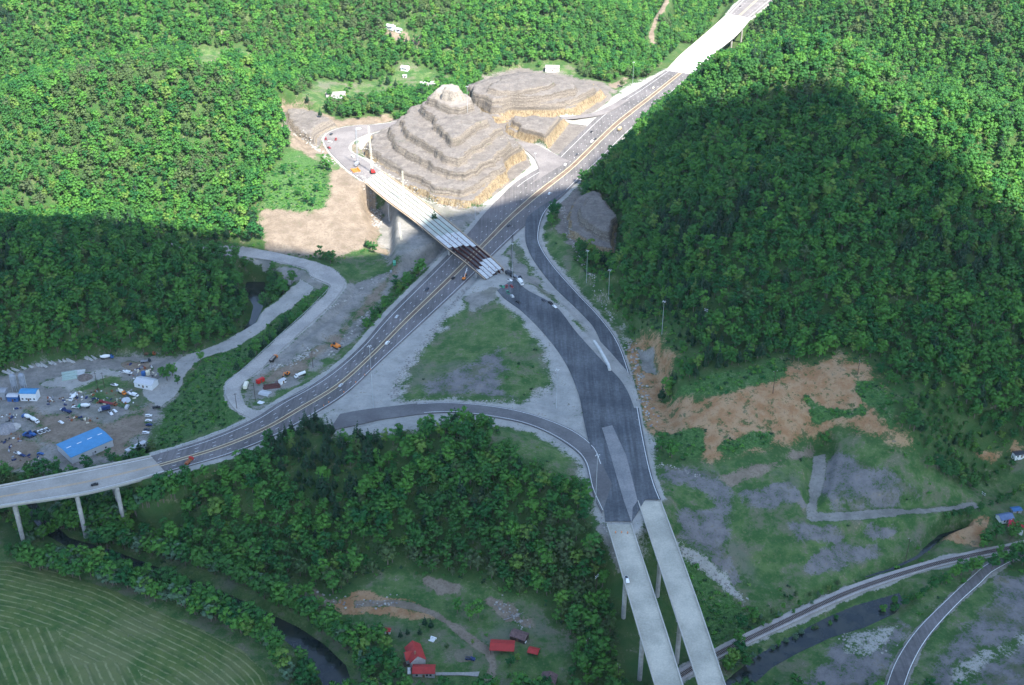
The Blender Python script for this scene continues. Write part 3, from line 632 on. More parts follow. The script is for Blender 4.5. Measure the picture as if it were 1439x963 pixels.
lines('road_markings', [((1, f, .5, .045), {}) for f in (.515, .625)]+[((0, f, .5, .045), {}) for f in (.48, .54)], YEL_L, 'cream lines along both sides of the highway median')
Lw, Rw = RB[1]; a = Lw+(Rw-Lw)*.53; b = Lw+(Rw-Lw)*.61
strip('median', a, b, MEDB, .02, 1, 0, 'brown paved strip down the middle of the highway')
# railway
Lw, Rw = RB[11]
strip('railway_bed', *RB[11], surface('ballast', (.33,.30,.28), (.40,.36,.33), .1, 1.5, .25), .25, side=.9, label='ballast bed of the railway line')
for fr in (.30, .58):
    pass
V = []; F = []
for fr in (.30, .52):
    v, f = frac_line(11, fr, .35, .55); b_ = len(V); V += v; F += [tuple(i+b_ for i in q) for q in f]
tr = struct(mesh_obj('railway_track', V, F, mat('rail_steel', (.09,.06,.05), .5)), 'rails of the single railway line', 'railway track')
C = Lw+(Rw-Lw)*.41; s = np.concatenate([[0], np.cumsum(np.linalg.norm(np.diff(C, axis=0), axis=1))]); V = []; F = []
for u in np.arange(0, s[-1], 1.1):
    p = np.array([np.interp(u, s, C[:, d]) for d in range(3)]); q = np.array([np.interp(u+.5, s, C[:, d]) for d in range(3)]); t = (q-p)/(np.linalg.norm(q-p)+1e-9); nn = np.array([-t[1], t[0], 0])*1.6; t = t*.28
    b_ = len(V); V += [p+nn-t+(0,0,.42), p-nn-t+(0,0,.42), p-nn+t+(0,0,.42), p+nn+t+(0,0,.42)]; F.append((b_, b_+1, b_+2, b_+3))
struct(mesh_obj('railway_sleepers', V, F, DARKW), 'dark sleepers under the rails', 'railway track')
# water
def water(name, pix, z, label):
    poly = [P(a, b, z) for a, b in pix]; q = np.array(poly)
    me = bpy.data.meshes.new(name); bm = bmesh.new(); c = q.mean(0)
    vs = [bm.verts.new((p[0], p[1], z)) for p in poly]
    bm.faces.new(vs); bmesh.ops.triangulate(bm, faces=bm.faces[:]); bmesh.ops.recalc_face_normals(bm, faces=bm.faces[:])
    bm.to_mesh(me); bm.free(); o = bpy.data.objects.new(name, me); COL.objects.link(o)
    n = NB(name+'_surface'); n.b.inputs['Specular IOR Level'].default_value = .5
    me.materials.append(n.done(n.mix(n.ramp(n.noise(.1), .4, .6), (.012,.020,.020), (.03,.035,.028)), .08, n.noise(1.5, 2), .03)); struct(o, label, 'water')
water('river', WATER['near'][0], -35.15, 'dark river winding below the hay field')
water('river', WATER['back'][0], -27.15, 'bend of dark river behind the works yard')
water('pond', WATER['pond'][0], -34.95, 'still blue pond beside the railway')
water('stream', WATER['creek'][0], -33.15, 'narrow stream at the toe of the fill slope')

# ------------------------------------------------------------------ unseen cloud, added and shaped to shade the near half of the valley
SH = [(-260,300,0),(0,312,12),(100,320,12),(200,326,12),(300,335,12),(380,350,5),(470,360,0),(560,340,0),(610,306,0),(650,298,0),(700,286,0),(770,268,0),(812,262,5),(850,222,12),(900,185,14),(960,168,14),(1010,160,14),(1053,150,14),(1093,130,14),(1147,128,14),(1210,150,14),(1260,197,14),(1333,230,14),(1390,293,14),(1439,325,14),(1540,385,14)]
def build_shadow_cloud(zc=1350.0):
    pts = [G(a, b)+np.array([0, 0, c]) for a, b, c in SH]
    pts += [np.array([760, 640, 0.]), np.array([800, 300, 0.]), np.array([500, 60, 0.]), np.array([0, 0, 0.]), np.array([-500, 60, 0.]), np.array([-800, 500, 0.])]
    W = [p+SUN*((zc-p[2])/SUN[2]) for p in pts]; q0 = np.array([90., 560., 0.]); c = (q0+SUN*(zc/SUN[2]))[:2]
    W = np.array([p[:2] for p in W]); ang = np.unwrap(np.arctan2(W[:, 1]-c[1], W[:, 0]-c[0]))
    rad = np.hypot(W[:, 0]-c[0], W[:, 1]-c[1])
    if ang[-1] < ang[0]: ang = ang[::-1]; rad = rad[::-1]
    th = np.linspace(0, 2*math.pi, 361)[:-1]; rr = np.interp(th, np.concatenate([ang-4*math.pi, ang-2*math.pi, ang, ang+2*math.pi, ang+4*math.pi]), np.tile(rad, 5))
    V = []; F = []; nr = 14; N = len(th)
    for sgn, hh in ((1, 130), (-1, 30)):
        for r_ in range(nr+1):
            t = 1-r_/nr if r_ < nr else .02
            for k in range(N):
                x = c[0]+rr[k]*t*math.cos(th[k]); y = c[1]+rr[k]*t*math.sin(th[k])
                V.append((x, y, zc+sgn*hh*(max(1-t*t, 0)*(1+1.1*float(fbm(np.array(x), np.array(y), 200, 4))))))
    for s in (0, 1):
        b = s*(nr+1)*N
        for r_ in range(nr):
            for k in range(N):
                q = (b+r_*N+k, b+r_*N+(k+1) % N, b+(r_+1)*N+(k+1) % N, b+(r_+1)*N+k); F.append(q if s == 0 else q[::-1])
        F.append(tuple(b+nr*N+k for k in (range(N) if s == 0 else range(N-1, -1, -1))))
    for k in range(N): F.append((k, (nr+1)*N+k, (nr+1)*N+(k+1) % N, (k+1) % N))
    n = NB('shadow_cloud'); m = n.done((.93, .93, .95), 1.0)
    struct(mesh_obj('cloud', V, F, m, smooth=True), 'broad white cloud added out of view, shaped to shade the valley', 'cloud')
build_shadow_cloud()
def haze():
    m = bpy.data.materials.new('air'); m.use_nodes = True; t = m.node_tree; t.nodes.clear(); o = t.nodes.new('ShaderNodeOutputMaterial'); v = t.nodes.new('ShaderNodeVolumePrincipled')
    v.inputs['Density'].default_value = .000022; v.inputs['Color'].default_value = (.86, .93, 1, 1); v.inputs['Anisotropy'].default_value = .2; t.links.new(v.outputs[0], o.inputs['Volume'])
    V = [(x, y, z) for x in (-26000, 26000) for y in (-4300, 8300) for z in (-60, 520)]
    ob = mesh_obj('haze', V, [(0,1,3,2),(4,6,7,5),(0,4,5,1),(2,3,7,6),(0,2,6,4),(1,5,7,3)], m); ob['kind'] = 'stuff'; ob['label'] = 'thin pale haze in the air of the valley'
haze()
# ------------------------------------------------------------------ trees
def leaf_mat(name, ca, cb, cc):
    n = NB(name); oi = n.n('ShaderNodeObjectInfo')
    patch = n.noise(.012, 3, .6, vec=oi.outputs['Location']); rnd = oi.outputs['Random']
    c = n.mix(rnd, ca, cb); c = n.mix(n.ramp(patch, .50, .62, 0, .6), c, cc)
    c = n.mix(n.ramp(rnd, .93, .97, 0, .7), c, (.22,.33,.07)); 
    c = n.mix(n.ramp(n.noise(.9, 2, .6), .3, .7, 0, .3), c, (.03,.10,.03))
    tr = n.n('ShaderNodeBsdfTranslucent'); n.L(c, tr.inputs[0]); n.done(c, .55)
    mx = n.n('ShaderNodeMixShader'); mx.inputs[0].default_value = .3; n.L(n.b.outputs[0], mx.inputs[1]); n.L(tr.outputs[0], mx.inputs[2]); n.L(mx.outputs[0], n.out.inputs[0])
    return n.m
LEAF = leaf_mat('broadleaf_foliage', (.022,.145,.040), (.15,.38,.055), (.06,.18,.045))
LEAF2 = leaf_mat('dull_foliage', (.075,.15,.05), (.14,.21,.07), (.12,.15,.08))
LEAF3 = leaf_mat('pine_foliage', (.022,.07,.034), (.035,.095,.045), (.03,.075,.04))
LEAF4 = leaf_mat('pale_foliage', (.13,.24,.14), (.17,.27,.16), (.13,.22,.13))
def leaf_cloud(blobs, per, size, rnd):
    """leaf clumps: many small tilted faces over a set of lumps (centre, radius)"""
    V = []; F = []
    for (c, r) in blobs:
        m = max(int(per*r*r), 5)
        for _ in range(m):
            v = rnd.normal(size=3); v /= np.linalg.norm(v)
            if v[2] < -.35: v[2] *= -.6
            p = np.array(c)+v*r*rnd.uniform(.72, 1.08)*np.array([1, 1, .85])
            nrm = v+rnd.normal(size=3)*.45; nrm /= np.linalg.norm(nrm)
            t = np.cross(nrm, rnd.normal(size=3)); t /= np.linalg.norm(t)+1e-9; b = np.cross(nrm, t); s = size*rnd.uniform(.6, 1.25); k = len(V)
            V += [p+t*s, p+b*s*.8, p-t*s*.9, p-b*s*.8]; F.append((k, k+1, k+2, k+3))
        # dense heart of the lump
        k = len(V); q = r*.74
        for a in range(5): V.append(np.array(c)+np.array([math.cos(a*1.257)*q, math.sin(a*1.257)*q, 0]))
        V += [np.array(c)+(0, 0, q*.85), np.array(c)-(0, 0, q*.8)]
        for a in range(5): F += [(k+a, k+(a+1) % 5, k+5), (k+(a+1) % 5, k+a, k+6)]
    return V, F
def soft_normals(me, blobs, H):
    """leaves shade with their lump, as a mass of foliage does"""
    co = np.empty(len(me.vertices)*3, np.float32); me.vertices.foreach_get('co', co); co = co.reshape(-1, 3)
    C = np.array([b[0] for b in blobs]); Rb = np.array([b[1] for b in blobs])
    d = np.linalg.norm(co[:, None]-C[None], axis=2)/Rb; k = d.argmin(1); v = co-C[k]; v /= np.linalg.norm(v, axis=1, keepdims=True)+1e-6
    g = co-np.array([0, 0, H*.42]); g /= np.linalg.norm(g, axis=1, keepdims=True)+1e-6
    nn = v*.8+g*.7+np.array([0, 0, .35]); nn /= np.linalg.norm(nn, axis=1, keepdims=True)
    me.polygons.foreach_set('use_smooth', [True]*len(me.polygons)); me.normals_split_custom_set_from_vertices([tuple(map(float, x)) for x in nn])
def crown_mesh(name, seed, Rr, H, m, shape='round', per=8.5, size=.46):
    rnd = np.random.default_rng(seed); blobs = []
    if shape == 'pine':
        for k in range(9):
            t = k/8; rr = Rr*(1-t)*.9+.4; a = rnd.uniform(0, 6.3)
            for q in range(max(int(5*(1-t)), 1)):
                a += 6.283/max(int(5*(1-t)), 1); blobs.append(((math.cos(a)*rr*.6, math.sin(a)*rr*.6, H*(.25+.72*t)), rr*.5+.3))
    else:
        top = H*(.56 if shape == 'round' else .53); hr = H*(.42 if shape == 'round' else .46)
        blobs.append(((0, 0, top), Rr*.62)); blobs.append(((0, 0, top-hr*.4), Rr*.6))
        for k in range(15 if shape == 'round' else 13):
            z = rnd.uniform(-.75, .95); a = k*2.4+rnd.uniform(-.4, .4); w_ = math.sqrt(max(1-z*z, .05)); rr = Rr*rnd.uniform(.58, .82)
            blobs.append(((math.cos(a)*w_*rr, math.sin(a)*w_*rr, top+z*hr*.78), Rr*rnd.uniform(.24, .42)))
    V, F = leaf_cloud(blobs, per, size, rnd)
    me = bpy.data.meshes.new(name); me.from_pydata([tuple(v) for v in V], [], F); me.materials.append(m); me.update(); soft_normals(me, blobs, H); return me
def tube(V, F, pts, rads, n=6):
    b0 = len(V)
    for k, (p, r) in enumerate(zip(pts, rads)):
        for a in range(n): V.append((p[0]+math.cos(a*6.2832/n)*r, p[1]+math.sin(a*6.2832/n)*r, p[2]))
    for k in range(len(pts)-1):
        for a in range(n): F.append((b0+k*n+a, b0+k*n+(a+1) % n, b0+(k+1)*n+(a+1) % n, b0+(k+1)*n+a))
def trunk_mesh(name, seed, Rr, H):
    rnd = np.random.default_rng(seed+50); V = []; F = []; tube(V, F, [(0, 0, -1.2), (0, 0, 0), (.1, .1, H*.35), (.2, 0, H*.7)], [.45, .36, .25, .08])
    for k in range(5):
        a = rnd.uniform(0, 6.3); h = H*rnd.uniform(.28, .5); tube(V, F, [(0, 0, h), (math.cos(a)*Rr*.35, math.sin(a)*Rr*.35, h+H*.12), (math.cos(a)*Rr*.6, math.sin(a)*Rr*.6, h+H*.22)], [.16, .11, .04], 4)
    me = bpy.data.meshes.new(name); me.from_pydata(V, [], F); me.materials.append(BARK); me.update(); return me
TK = []   # kinds: crown mesh, trunk mesh
for k, (rr, h, m, shp) in enumerate([(5.2,15,LEAF,'round'),(4.6,16.5,LEAF,'tall'),(5.8,14,LEAF,'round'),(4.2,13,LEAF,'round'),(5.0,17,LEAF,'tall'),(4.6,14.5,LEAF2,'round'),(3.4,17,LEAF3,'pine'),(4.8,13.5,LEAF4,'tall')]):
    TK.append((crown_mesh('crown', k+3, rr, h, m, shp), trunk_mesh('trunk', k, rr, h), rr, h))
# one joined mesh per kind for the far woods
FARSRC = []
def join_normals(me, c, nv):
    nn = np.zeros((nv, 3)); li = np.empty(len(c.loops), np.int32); c.loops.foreach_get('vertex_index', li); cn = np.empty(len(c.loops)*3, np.float32); c.corner_normals.foreach_get('vector', cn); nn[li] = cn.reshape(-1, 3)
    me.polygons.foreach_set('use_smooth', [True]*len(me.polygons)); me.normals_split_custom_set_from_vertices([tuple(map(float, x)) for x in nn]+[(0.0, 0.0, 0.0)]*(len(me.vertices)-nv))
for k, (c, t, rr, h) in enumerate(TK):
    V = [tuple(v.co) for v in c.vertices]; F = [tuple(p.vertices) for p in c.polygons]; b = len(V)
    V += [tuple(v.co) for v in t.vertices]; F2 = [tuple(i+b for i in p.vertices) for p in t.polygons]
    me = bpy.data.meshes.new('wood_tree'); me.from_pydata(V, [], F+F2); me.materials.append(c.materials[0]); me.materials.append(BARK)
    me.polygons.foreach_set('material_index', [0]*len(F)+[1]*len(F2)); me.update(); join_normals(me, c, len(c.vertices)); FARSRC.append(bpy.data.objects.new('wood_tree', me))
def sample(field, x, y):
    j = np.clip(np.searchsorted(YR, y)-1, 0, len(YR)-2); i = np.clip(np.searchsorted(U, x/hwid(y))-1, 0, len(U)-2); return field[j, i]
ANYM = sum(MK[c] for c in CH)
for kk, (pl, z) in WATER.items():
    poly = [P(a, b, z) for a, b in pl]; q = np.array(poly); wj, wi = window(q[:, 0].min()-6, q[:, 0].max()+6, q[:, 1].min()-6, q[:, 1].max()+6)
    ANYM[wj, wi] = np.maximum(ANYM[wj, wi], sstep((sdf(poly, XX[wj, wi], YY[wj, wi])+2)/2))
SP = 4.9
gx, gy = np.meshgrid(np.arange(-1250, 1250, SP), np.arange(430, 2150, SP)); gx = gx.ravel()+rng.uniform(-.42, .42, gx.size)*SP; gy = gy.ravel()+rng.uniform(-.42, .42, gy.size)*SP
gz = hgt(gx, gy); slp = np.hypot(hgt(gx+3, gy)-hgt(gx-3, gy), hgt(gx, gy+3)-hgt(gx, gy-3))/6; px, py = proj(gx, gy, gz+8)
ok = (px > -330) & (px < 1770) & (py > -170) & (py < 1180) & (sample(ANYM, gx, gy) < .35) & (rng.random(gx.size) < .66*np.sqrt(1+slp**2))
# keep clear of road edges and of the ground in front of the bridges
for o_ in (4.0, -4.0):
    ok &= (sample(ANYM, gx+o_, gy) < .8) & (sample(ANYM, gx, gy+o_) < .8)
def inpix(pl, z, x, y): return sdf([P(a, b, z) for a, b in pl], x, y) > 0
# no tall trees where the bridges pass low overhead
lowb = [([(495,225),(560,225),(600,300),(530,300)], 2), ([(130,625),(255,625),(262,668),(240,700),(140,712)], -3), ([(130,640),(255,640),(262,668),(220,700),(140,712)], -14), ([(-160,705),(60,690),(150,668),(215,650),(245,664),(180,690),(60,712),(-160,745)], -8), ([(845,732),(892,730),(1000,990),(905,990)], -5), ([(888,705),(935,705),(1045,990),(962,990)], -5), ([(900,125),(925,95),(1015,5),(1070,5),(1040,60),(975,108)], -4)]
for pl, z in lowb: ok &= ~inpix(pl, z, gx, gy)
HP = [([(820,345),(850,330),(880,420),(900,440),(900,470),(860,430),(830,380)], 20, .55)]
gx, gy, gz = gx[ok], gy[ok], gz[ok]
# the farm, river and field margins: extra trees given by hand, (pixel of the base, kind, size)
EXTRA = []
def row(pts, n, kinds, smin, smax, jit=6):
    pts = np.array(pts, float); s = np.concatenate([[0], np.cumsum(np.hypot(*np.diff(pts, axis=0).T))])
    for k in range(n):
        u = s[-1]*(k+.5)/n+rng.uniform(-.3, .3)*s[-1]/n
        EXTRA.append((np.interp(u, s, pts[:, 0])+rng.uniform(-jit, jit), np.interp(u, s, pts[:, 1])+rng.uniform(-jit, jit)*.7, int(rng.choice(kinds)), rng.uniform(smin, smax)))
RV = [0,2,3,3,1,7]
row([(40,800),(100,808),(180,828),(260,856),(330,883),(385,913),(405,960)], 46, RV, .95, 1.3, 5)
row([(70,785),(150,800),(240,830),(320,862),(380,893)], 36, RV, .9, 1.2, 5)
row([(130,760),(220,780),(300,800),(370,835),(430,868),(480,905),(520,940)], 70, RV, .85, 1.2, 7)
row([(100,745),(200,765),(280,785),(350,810),(430,845),(500,900)], 52, [0,3,2,1,5], .55, .9, 9)
row([(15,782),(60,796),(110,812)], 16, RV, .8, 1.1, 7)
row([(120,730),(190,748),(260,765),(330,790),(400,810)], 40, [0,3,2,1,6], .5, .9, 9)
row([(30,765),(60,760),(100,735),(140,745)], 16, RV, .6, .9, 7)
row([(500,900),(540,905),(555,940),(545,975)], 16, [0,1,3,2], .6, .95, 9)
row([(505,930),(520,960)], 5, [0,3], .7, .9, 6)
row([(60,738),(110,728),(165,715),(185,725),(150,745)], 22, RV, .9, 1.25, 6)
row([(84,742),(150,736),(200,716),(245,694)], 26, RV, 1.05, 1.4, 6)
row([(24,745),(45,752)], 4, RV, .7, .9, 4)
row([(140,705),(185,700),(240,692),(268,672)], 22, [0,3,2,1], .5, .8, 7)
row([(1035,902),(1040,925),(1022,940),(1050,938)], 5, [0,2,3], .6, .85, 4)
row([(1310,830),(1345,810),(1375,800),(1420,790),(1439,775)], 16, [0,1,4,2], .6, .95, 7)
row([(1370,770),(1400,760),(1439,755)], 9, [0,1,3], .6, .9, 6)
row([(1300,655),(1340,672),(1370,690)], 16, [0,3,2], .6, .85, 8)
row([(1330,735),(1380,715),(1439,690)], 14, [3,0], .4, .6, 5)
row([(1045,880),(1100,850),(1180,825),(1130,850),(1060,885)], 18, [3,7,5], .3, .5, 6)
row([(1180,872),(1100,905),(1020,945)], 14, [3,5,7], .3, .45, 4)
row([(1240,862),(1300,835)], 10, [3,0], .4, .6, 5)
row([(640,925)], 1, [6], .4, .4, 1) if False else None
for a in [(590,893,6,.42),(597,880,6,.5),(606,884,6,.5),(563,897,6,.42),(573,893,6,.4),(628,912,5,.35),(717,935,2,.55),(727,930,3,.5),(716,955,3,.4),(643,862,1,.8),(660,872,1,.8),(672,868,1,.9),(664,905,5,.3),(235,535,0,.95),(243,528,2,.9),(228,530,3,.8),(250,540,3,.7),
          (432,285,0,.8),(420,275,2,.7),(445,270,3,.8),(410,262,0,.7),(425,250,3,.7),(400,245,0,.8),(440,290,0,.7),(405,280,3,.6),(388,268,0,.8),(412,238,3,.6),
          (492,165,0,1.),(500,160,2,1.),(505,168,3,.9),(485,155,3,.8),(545,120,6,.9),(556,124,6,.8),(535,122,3,.8),(575,145,6,.6),(548,160,0,.9),(560,152,4,.9),(535,165,1,.9),(528,158,3,.9),(570,150,1,.9),(480,160,2,.8),(620,110,1,.9),(450,165,6,.7),(432,145,6,.7),(600,130,3,.6)]: EXTRA.append(a)
row([(585,130),(605,118),(625,112)], 6, [3,0], .5, .8, 4)
row([(450,140),(520,118),(560,108),(540,135),(520,150)], 9, [0,3,2,6], .6, .9, 5)
ex = []
for (a, b, k, s) in EXTRA: p = G(a, b); ex.append((p[0], p[1], p[2], k, s))
TX = np.concatenate([gx, [e[0] for e in ex]]); TY = np.concatenate([gy, [e[1] for e in ex]]); TZ = np.concatenate([gz, [e[2] for e in ex]])
nb = len(gx); pn = fbm(TX, TY, 110, 3); rk = rng.random(len(TX))
KD = np.where(rk < .26, 0, np.where(rk < .46, 1, np.where(rk < .62, 2, np.where(rk < .80, 3, np.where(rk < .95, 4, np.where(rk < .97, 5, 6))))))
KD = np.where((pn > .3) & (rk > .5), 5, KD); KD = np.where((pn < -.38) & (rk > .55), 6, KD)
SC = rng.uniform(.48, .84, len(TX))+.45*rng.random(len(TX))**3*(1-.12*(TY > 1350))
q = inpix([(380,575),(440,560),(520,560),(540,640),(470,690),(380,640)], 8, TX, TY) & (rk < .6); KD = np.where(q, 6, KD)
KD[nb:] = [e[3] for e in ex]; SC[nb:] = [e[4] for e in ex]
# low growth where the slope was cleared
sm = np.zeros(nb, bool)
for pl, z, f in [([(800,345),(850,360),(900,450),(950,470),(960,530),(925,480),(880,480),(850,430),(810,390)], 15, .5), ([(890,400),(960,430),(1000,500),(950,520),(930,470),(890,450)], 30, .6), ([(1230,560),(1439,600),(1439,640),(1300,640)], 5, .55), ([(840,700),(900,700),(950,975),(870,975),(850,800)], -25, .7)]:
    q = inpix(pl, z, gx, gy); SC[:nb][q] *= f
ROT = rng.uniform(0, 6.283, len(TX))
# the nearest trees in sight stand as objects of their own
pxx, pyy = proj(TX, TY, TZ+10*SC); depth = TY*cp-(TZ-CZ)*sp
vis = (pxx > 2) & (pxx < 1437) & (pyy > 2) & (pyy < 961)
HT = np.array([t[3] for t in TK])[KD]*SC
def seen(i):
    t = np.linspace(.55, .985, 60); x = TX[i]*t; y = TY[i]*t; zt = TZ[i]+HT[i]*.8; z = CZ+(zt-CZ)*t
    return bool((z > hgt(x, y)+1).all())
big = np.argsort(-(SC*np.array([t[2] for t in TK])[KD]/depth)*vis); own = []
for i in big:
    if len(own) >= 292: break
    if vis[i] and seen(i): own.append(i)
own_set = np.zeros(len(TX), bool); own_set[own] = True
NAMES = {0:'broadleaf_tree',1:'broadleaf_tree',2:'broadleaf_tree',3:'broadleaf_tree',4:'broadleaf_tree',5:'bare_tree',6:'pine_tree',7:'pale_tree'}
LBL = {'broadleaf_tree':'green broadleaf tree','bare_tree':'dull brownish half bare tree','pine_tree':'dark narrow evergreen','pale_tree':'pale silvery green tree'}
def zone(x, y):
    if x > 1240: return 'among the houses and tracks at the far lower right', 'trees by the lower right houses'
    if x > 985: return 'beside the railway and pond', 'trees by the railway'
    if x > 790: return 'on the bank beside the twin bridges', 'trees beside the twin bridges'
    if x < 500 and y > 745+(x-100)*.22:
        return ('on the river bank at the edge of the hay field', 'trees along the hay field') if y > 772+(x-60)*.33 else ('on the flat between river and wooded hill', 'trees along the river')
    if y > 835: return 'around the red roofed farm', 'trees round the farm'
    if x < 300 and y < 640: return 'beside the works yard', 'trees by the works yard'
    if x < 330: return 'at the foot of the long left bridge', 'trees by the left bridge'
    if y < 640: return 'on the crest just below the lower ramp', 'trees on the crest below the ramp'
    if y > 745: return 'at the lower edge of the wood above the farm', 'trees at the foot of the near hill'
    return ('halfway down the near hill on its left half' if x < 560 else 'halfway down the near hill on its right half'), 'trees on the near hill'
def add_tree(x, y, z, k, s, rot, label, cat, group):
    e = bpy.data.objects.new(NAMES[k], None); COL.objects.link(e); e.location = (x, y, z-.2); e.rotation_euler = (0, 0, rot); e.scale = (s, s, s); e.empty_display_size = .1
    tag(e, label, cat, group)
    for nm, me in (('trunk', TK[k][1]), ('crown', TK[k][0])):
        o = bpy.data.objects.new(nm, me); COL.objects.link(o); o.parent = e
    return e
for i in own:
    zn, gr = zone(pxx[i], pyy[i]); k = int(KD[i]); add_tree(TX[i], TY[i], TZ[i], k, SC[i], ROT[i], LBL[NAMES[k]]+' '+zn, 'tree', gr)
def scatter(name, X, Y, Z, K, S, RO, srcs, label):
    me = bpy.data.meshes.new(name); me.vertices.add(len(X)); me.vertices.foreach_set('co', np.stack([X, Y, Z], -1).astype(np.float32).ravel())
    for nm, arr, ty in (('kind', K, 'INT'), ('size', S, 'FLOAT'), ('turn', RO, 'FLOAT')):
        a = me.attributes.new(nm, ty, 'POINT'); a.data.foreach_set('value', arr.astype(np.int32 if ty == 'INT' else np.float32))
    me.update(); o = bpy.data.objects.new(name, me); COL.objects.link(o)
    ng = bpy.data.node_groups.new(name, 'GeometryNodeTree'); ng.interface.new_socket('Geometry', in_out='INPUT', socket_type='NodeSocketGeometry'); ng.interface.new_socket('Geometry', in_out='OUTPUT', socket_type='NodeSocketGeometry')
    N = ng.nodes; Lk = ng.links.new; gi = N.new('NodeGroupInput'); go = N.new('NodeGroupOutput'); jn = N.new('GeometryNodeJoinGeometry')
    def at(nm, ty): x = N.new('GeometryNodeInputNamedAttribute'); x.data_type = ty; x.inputs[0].default_value = nm; return x.outputs['Attribute']
    kd, sz, tn = at('kind', 'INT'), at('size', 'FLOAT'), at('turn', 'FLOAT'); cb = N.new('ShaderNodeCombineXYZ'); Lk(tn, cb.inputs[2])
    for v, so_ in enumerate(srcs):
        cmpn = N.new('FunctionNodeCompare'); cmpn.data_type = 'INT'; cmpn.operation = 'EQUAL'; Lk(kd, cmpn.inputs[2]); cmpn.inputs[3].default_value = v
        ip = N.new('GeometryNodeInstanceOnPoints'); oi = N.new('GeometryNodeObjectInfo'); oi.inputs[0].default_value = so_; oi.inputs['As Instance'].default_value = True
        Lk(gi.outputs[0], ip.inputs['Points']); Lk(cmpn.outputs[0], ip.inputs['Selection']); Lk(oi.outputs['Geometry'], ip.inputs['Instance']); Lk(cb.outputs[0], ip.inputs['Rotation']); Lk(sz, ip.inputs['Scale']); Lk(ip.outputs[0], jn.inputs[0])
    Lk(jn.outputs[0], go.inputs[0]); md = o.modifiers.new('scatter', 'NODES'); md.node_group = ng
    o['kind'] = 'stuff'; o['label'] = label; o['category'] = name.replace('_', ' '); return o
m = ~own_set
scatter('forest', TX[m], TY[m], TZ[m]-.2, KD[m], SC[m], ROT[m], FARSRC, 'continuous spring woodland covering the hillsides')
# low bushes and rank growth
SH_ = []
for k, (mm, rr) in enumerate([(LEAF, 1.7), (LEAF, 1.3), (LEAF3, 1.2)]):
    rnd = np.random.default_rng(90+k); V, F = leaf_cloud([((rnd.uniform(-.6, .6)*rr, rnd.uniform(-.6, .6)*rr, rnd.uniform(.3, .9)*rr*.7), rr*rnd.uniform(.35, .6)) for _ in range(5)], 14, .34, rnd)
    me = bpy.data.meshes.new('bush'); me.from_pydata([tuple(v) for v in V], [], F); me.materials.append(mm); me.update(); SH_.append(bpy.data.objects.new('bush', me))
gx, gy = np.meshgrid(np.arange(-420, 700, 3.1), np.arange(470, 1130, 3.1)); gx = gx.ravel()+rng.uniform(-1.5, 1.5, gx.size); gy = gy.ravel()+rng.uniform(-1.5, 1.5, gy.size)
q = (sample(MK['scrub'], gx, gy) > .55) & (rng.random(gx.size) < .6)
g2 = (sample(MK['grass'], gx, gy) > .6) & (rng.random(gx.size) < .035) & (fbm(gx, gy, 40, 3) > .05)
e2 = (sample(ANYM, gx, gy) < .5) & (rng.random(gx.size) < .28) 
q = q | g2 | e2
for pl, z in lowb: q &= ~inpix(pl, z, gx, gy)
gx, gy = gx[q], gy[q]
scatter('undergrowth', gx, gy, hgt(gx, gy)-.1, rng.integers(0, 3, gx.size), rng.uniform(.5, 1.5, gx.size), rng.uniform(0, 6.28, gx.size), SH_, 'bushes and rank growth on the banks and clearings')
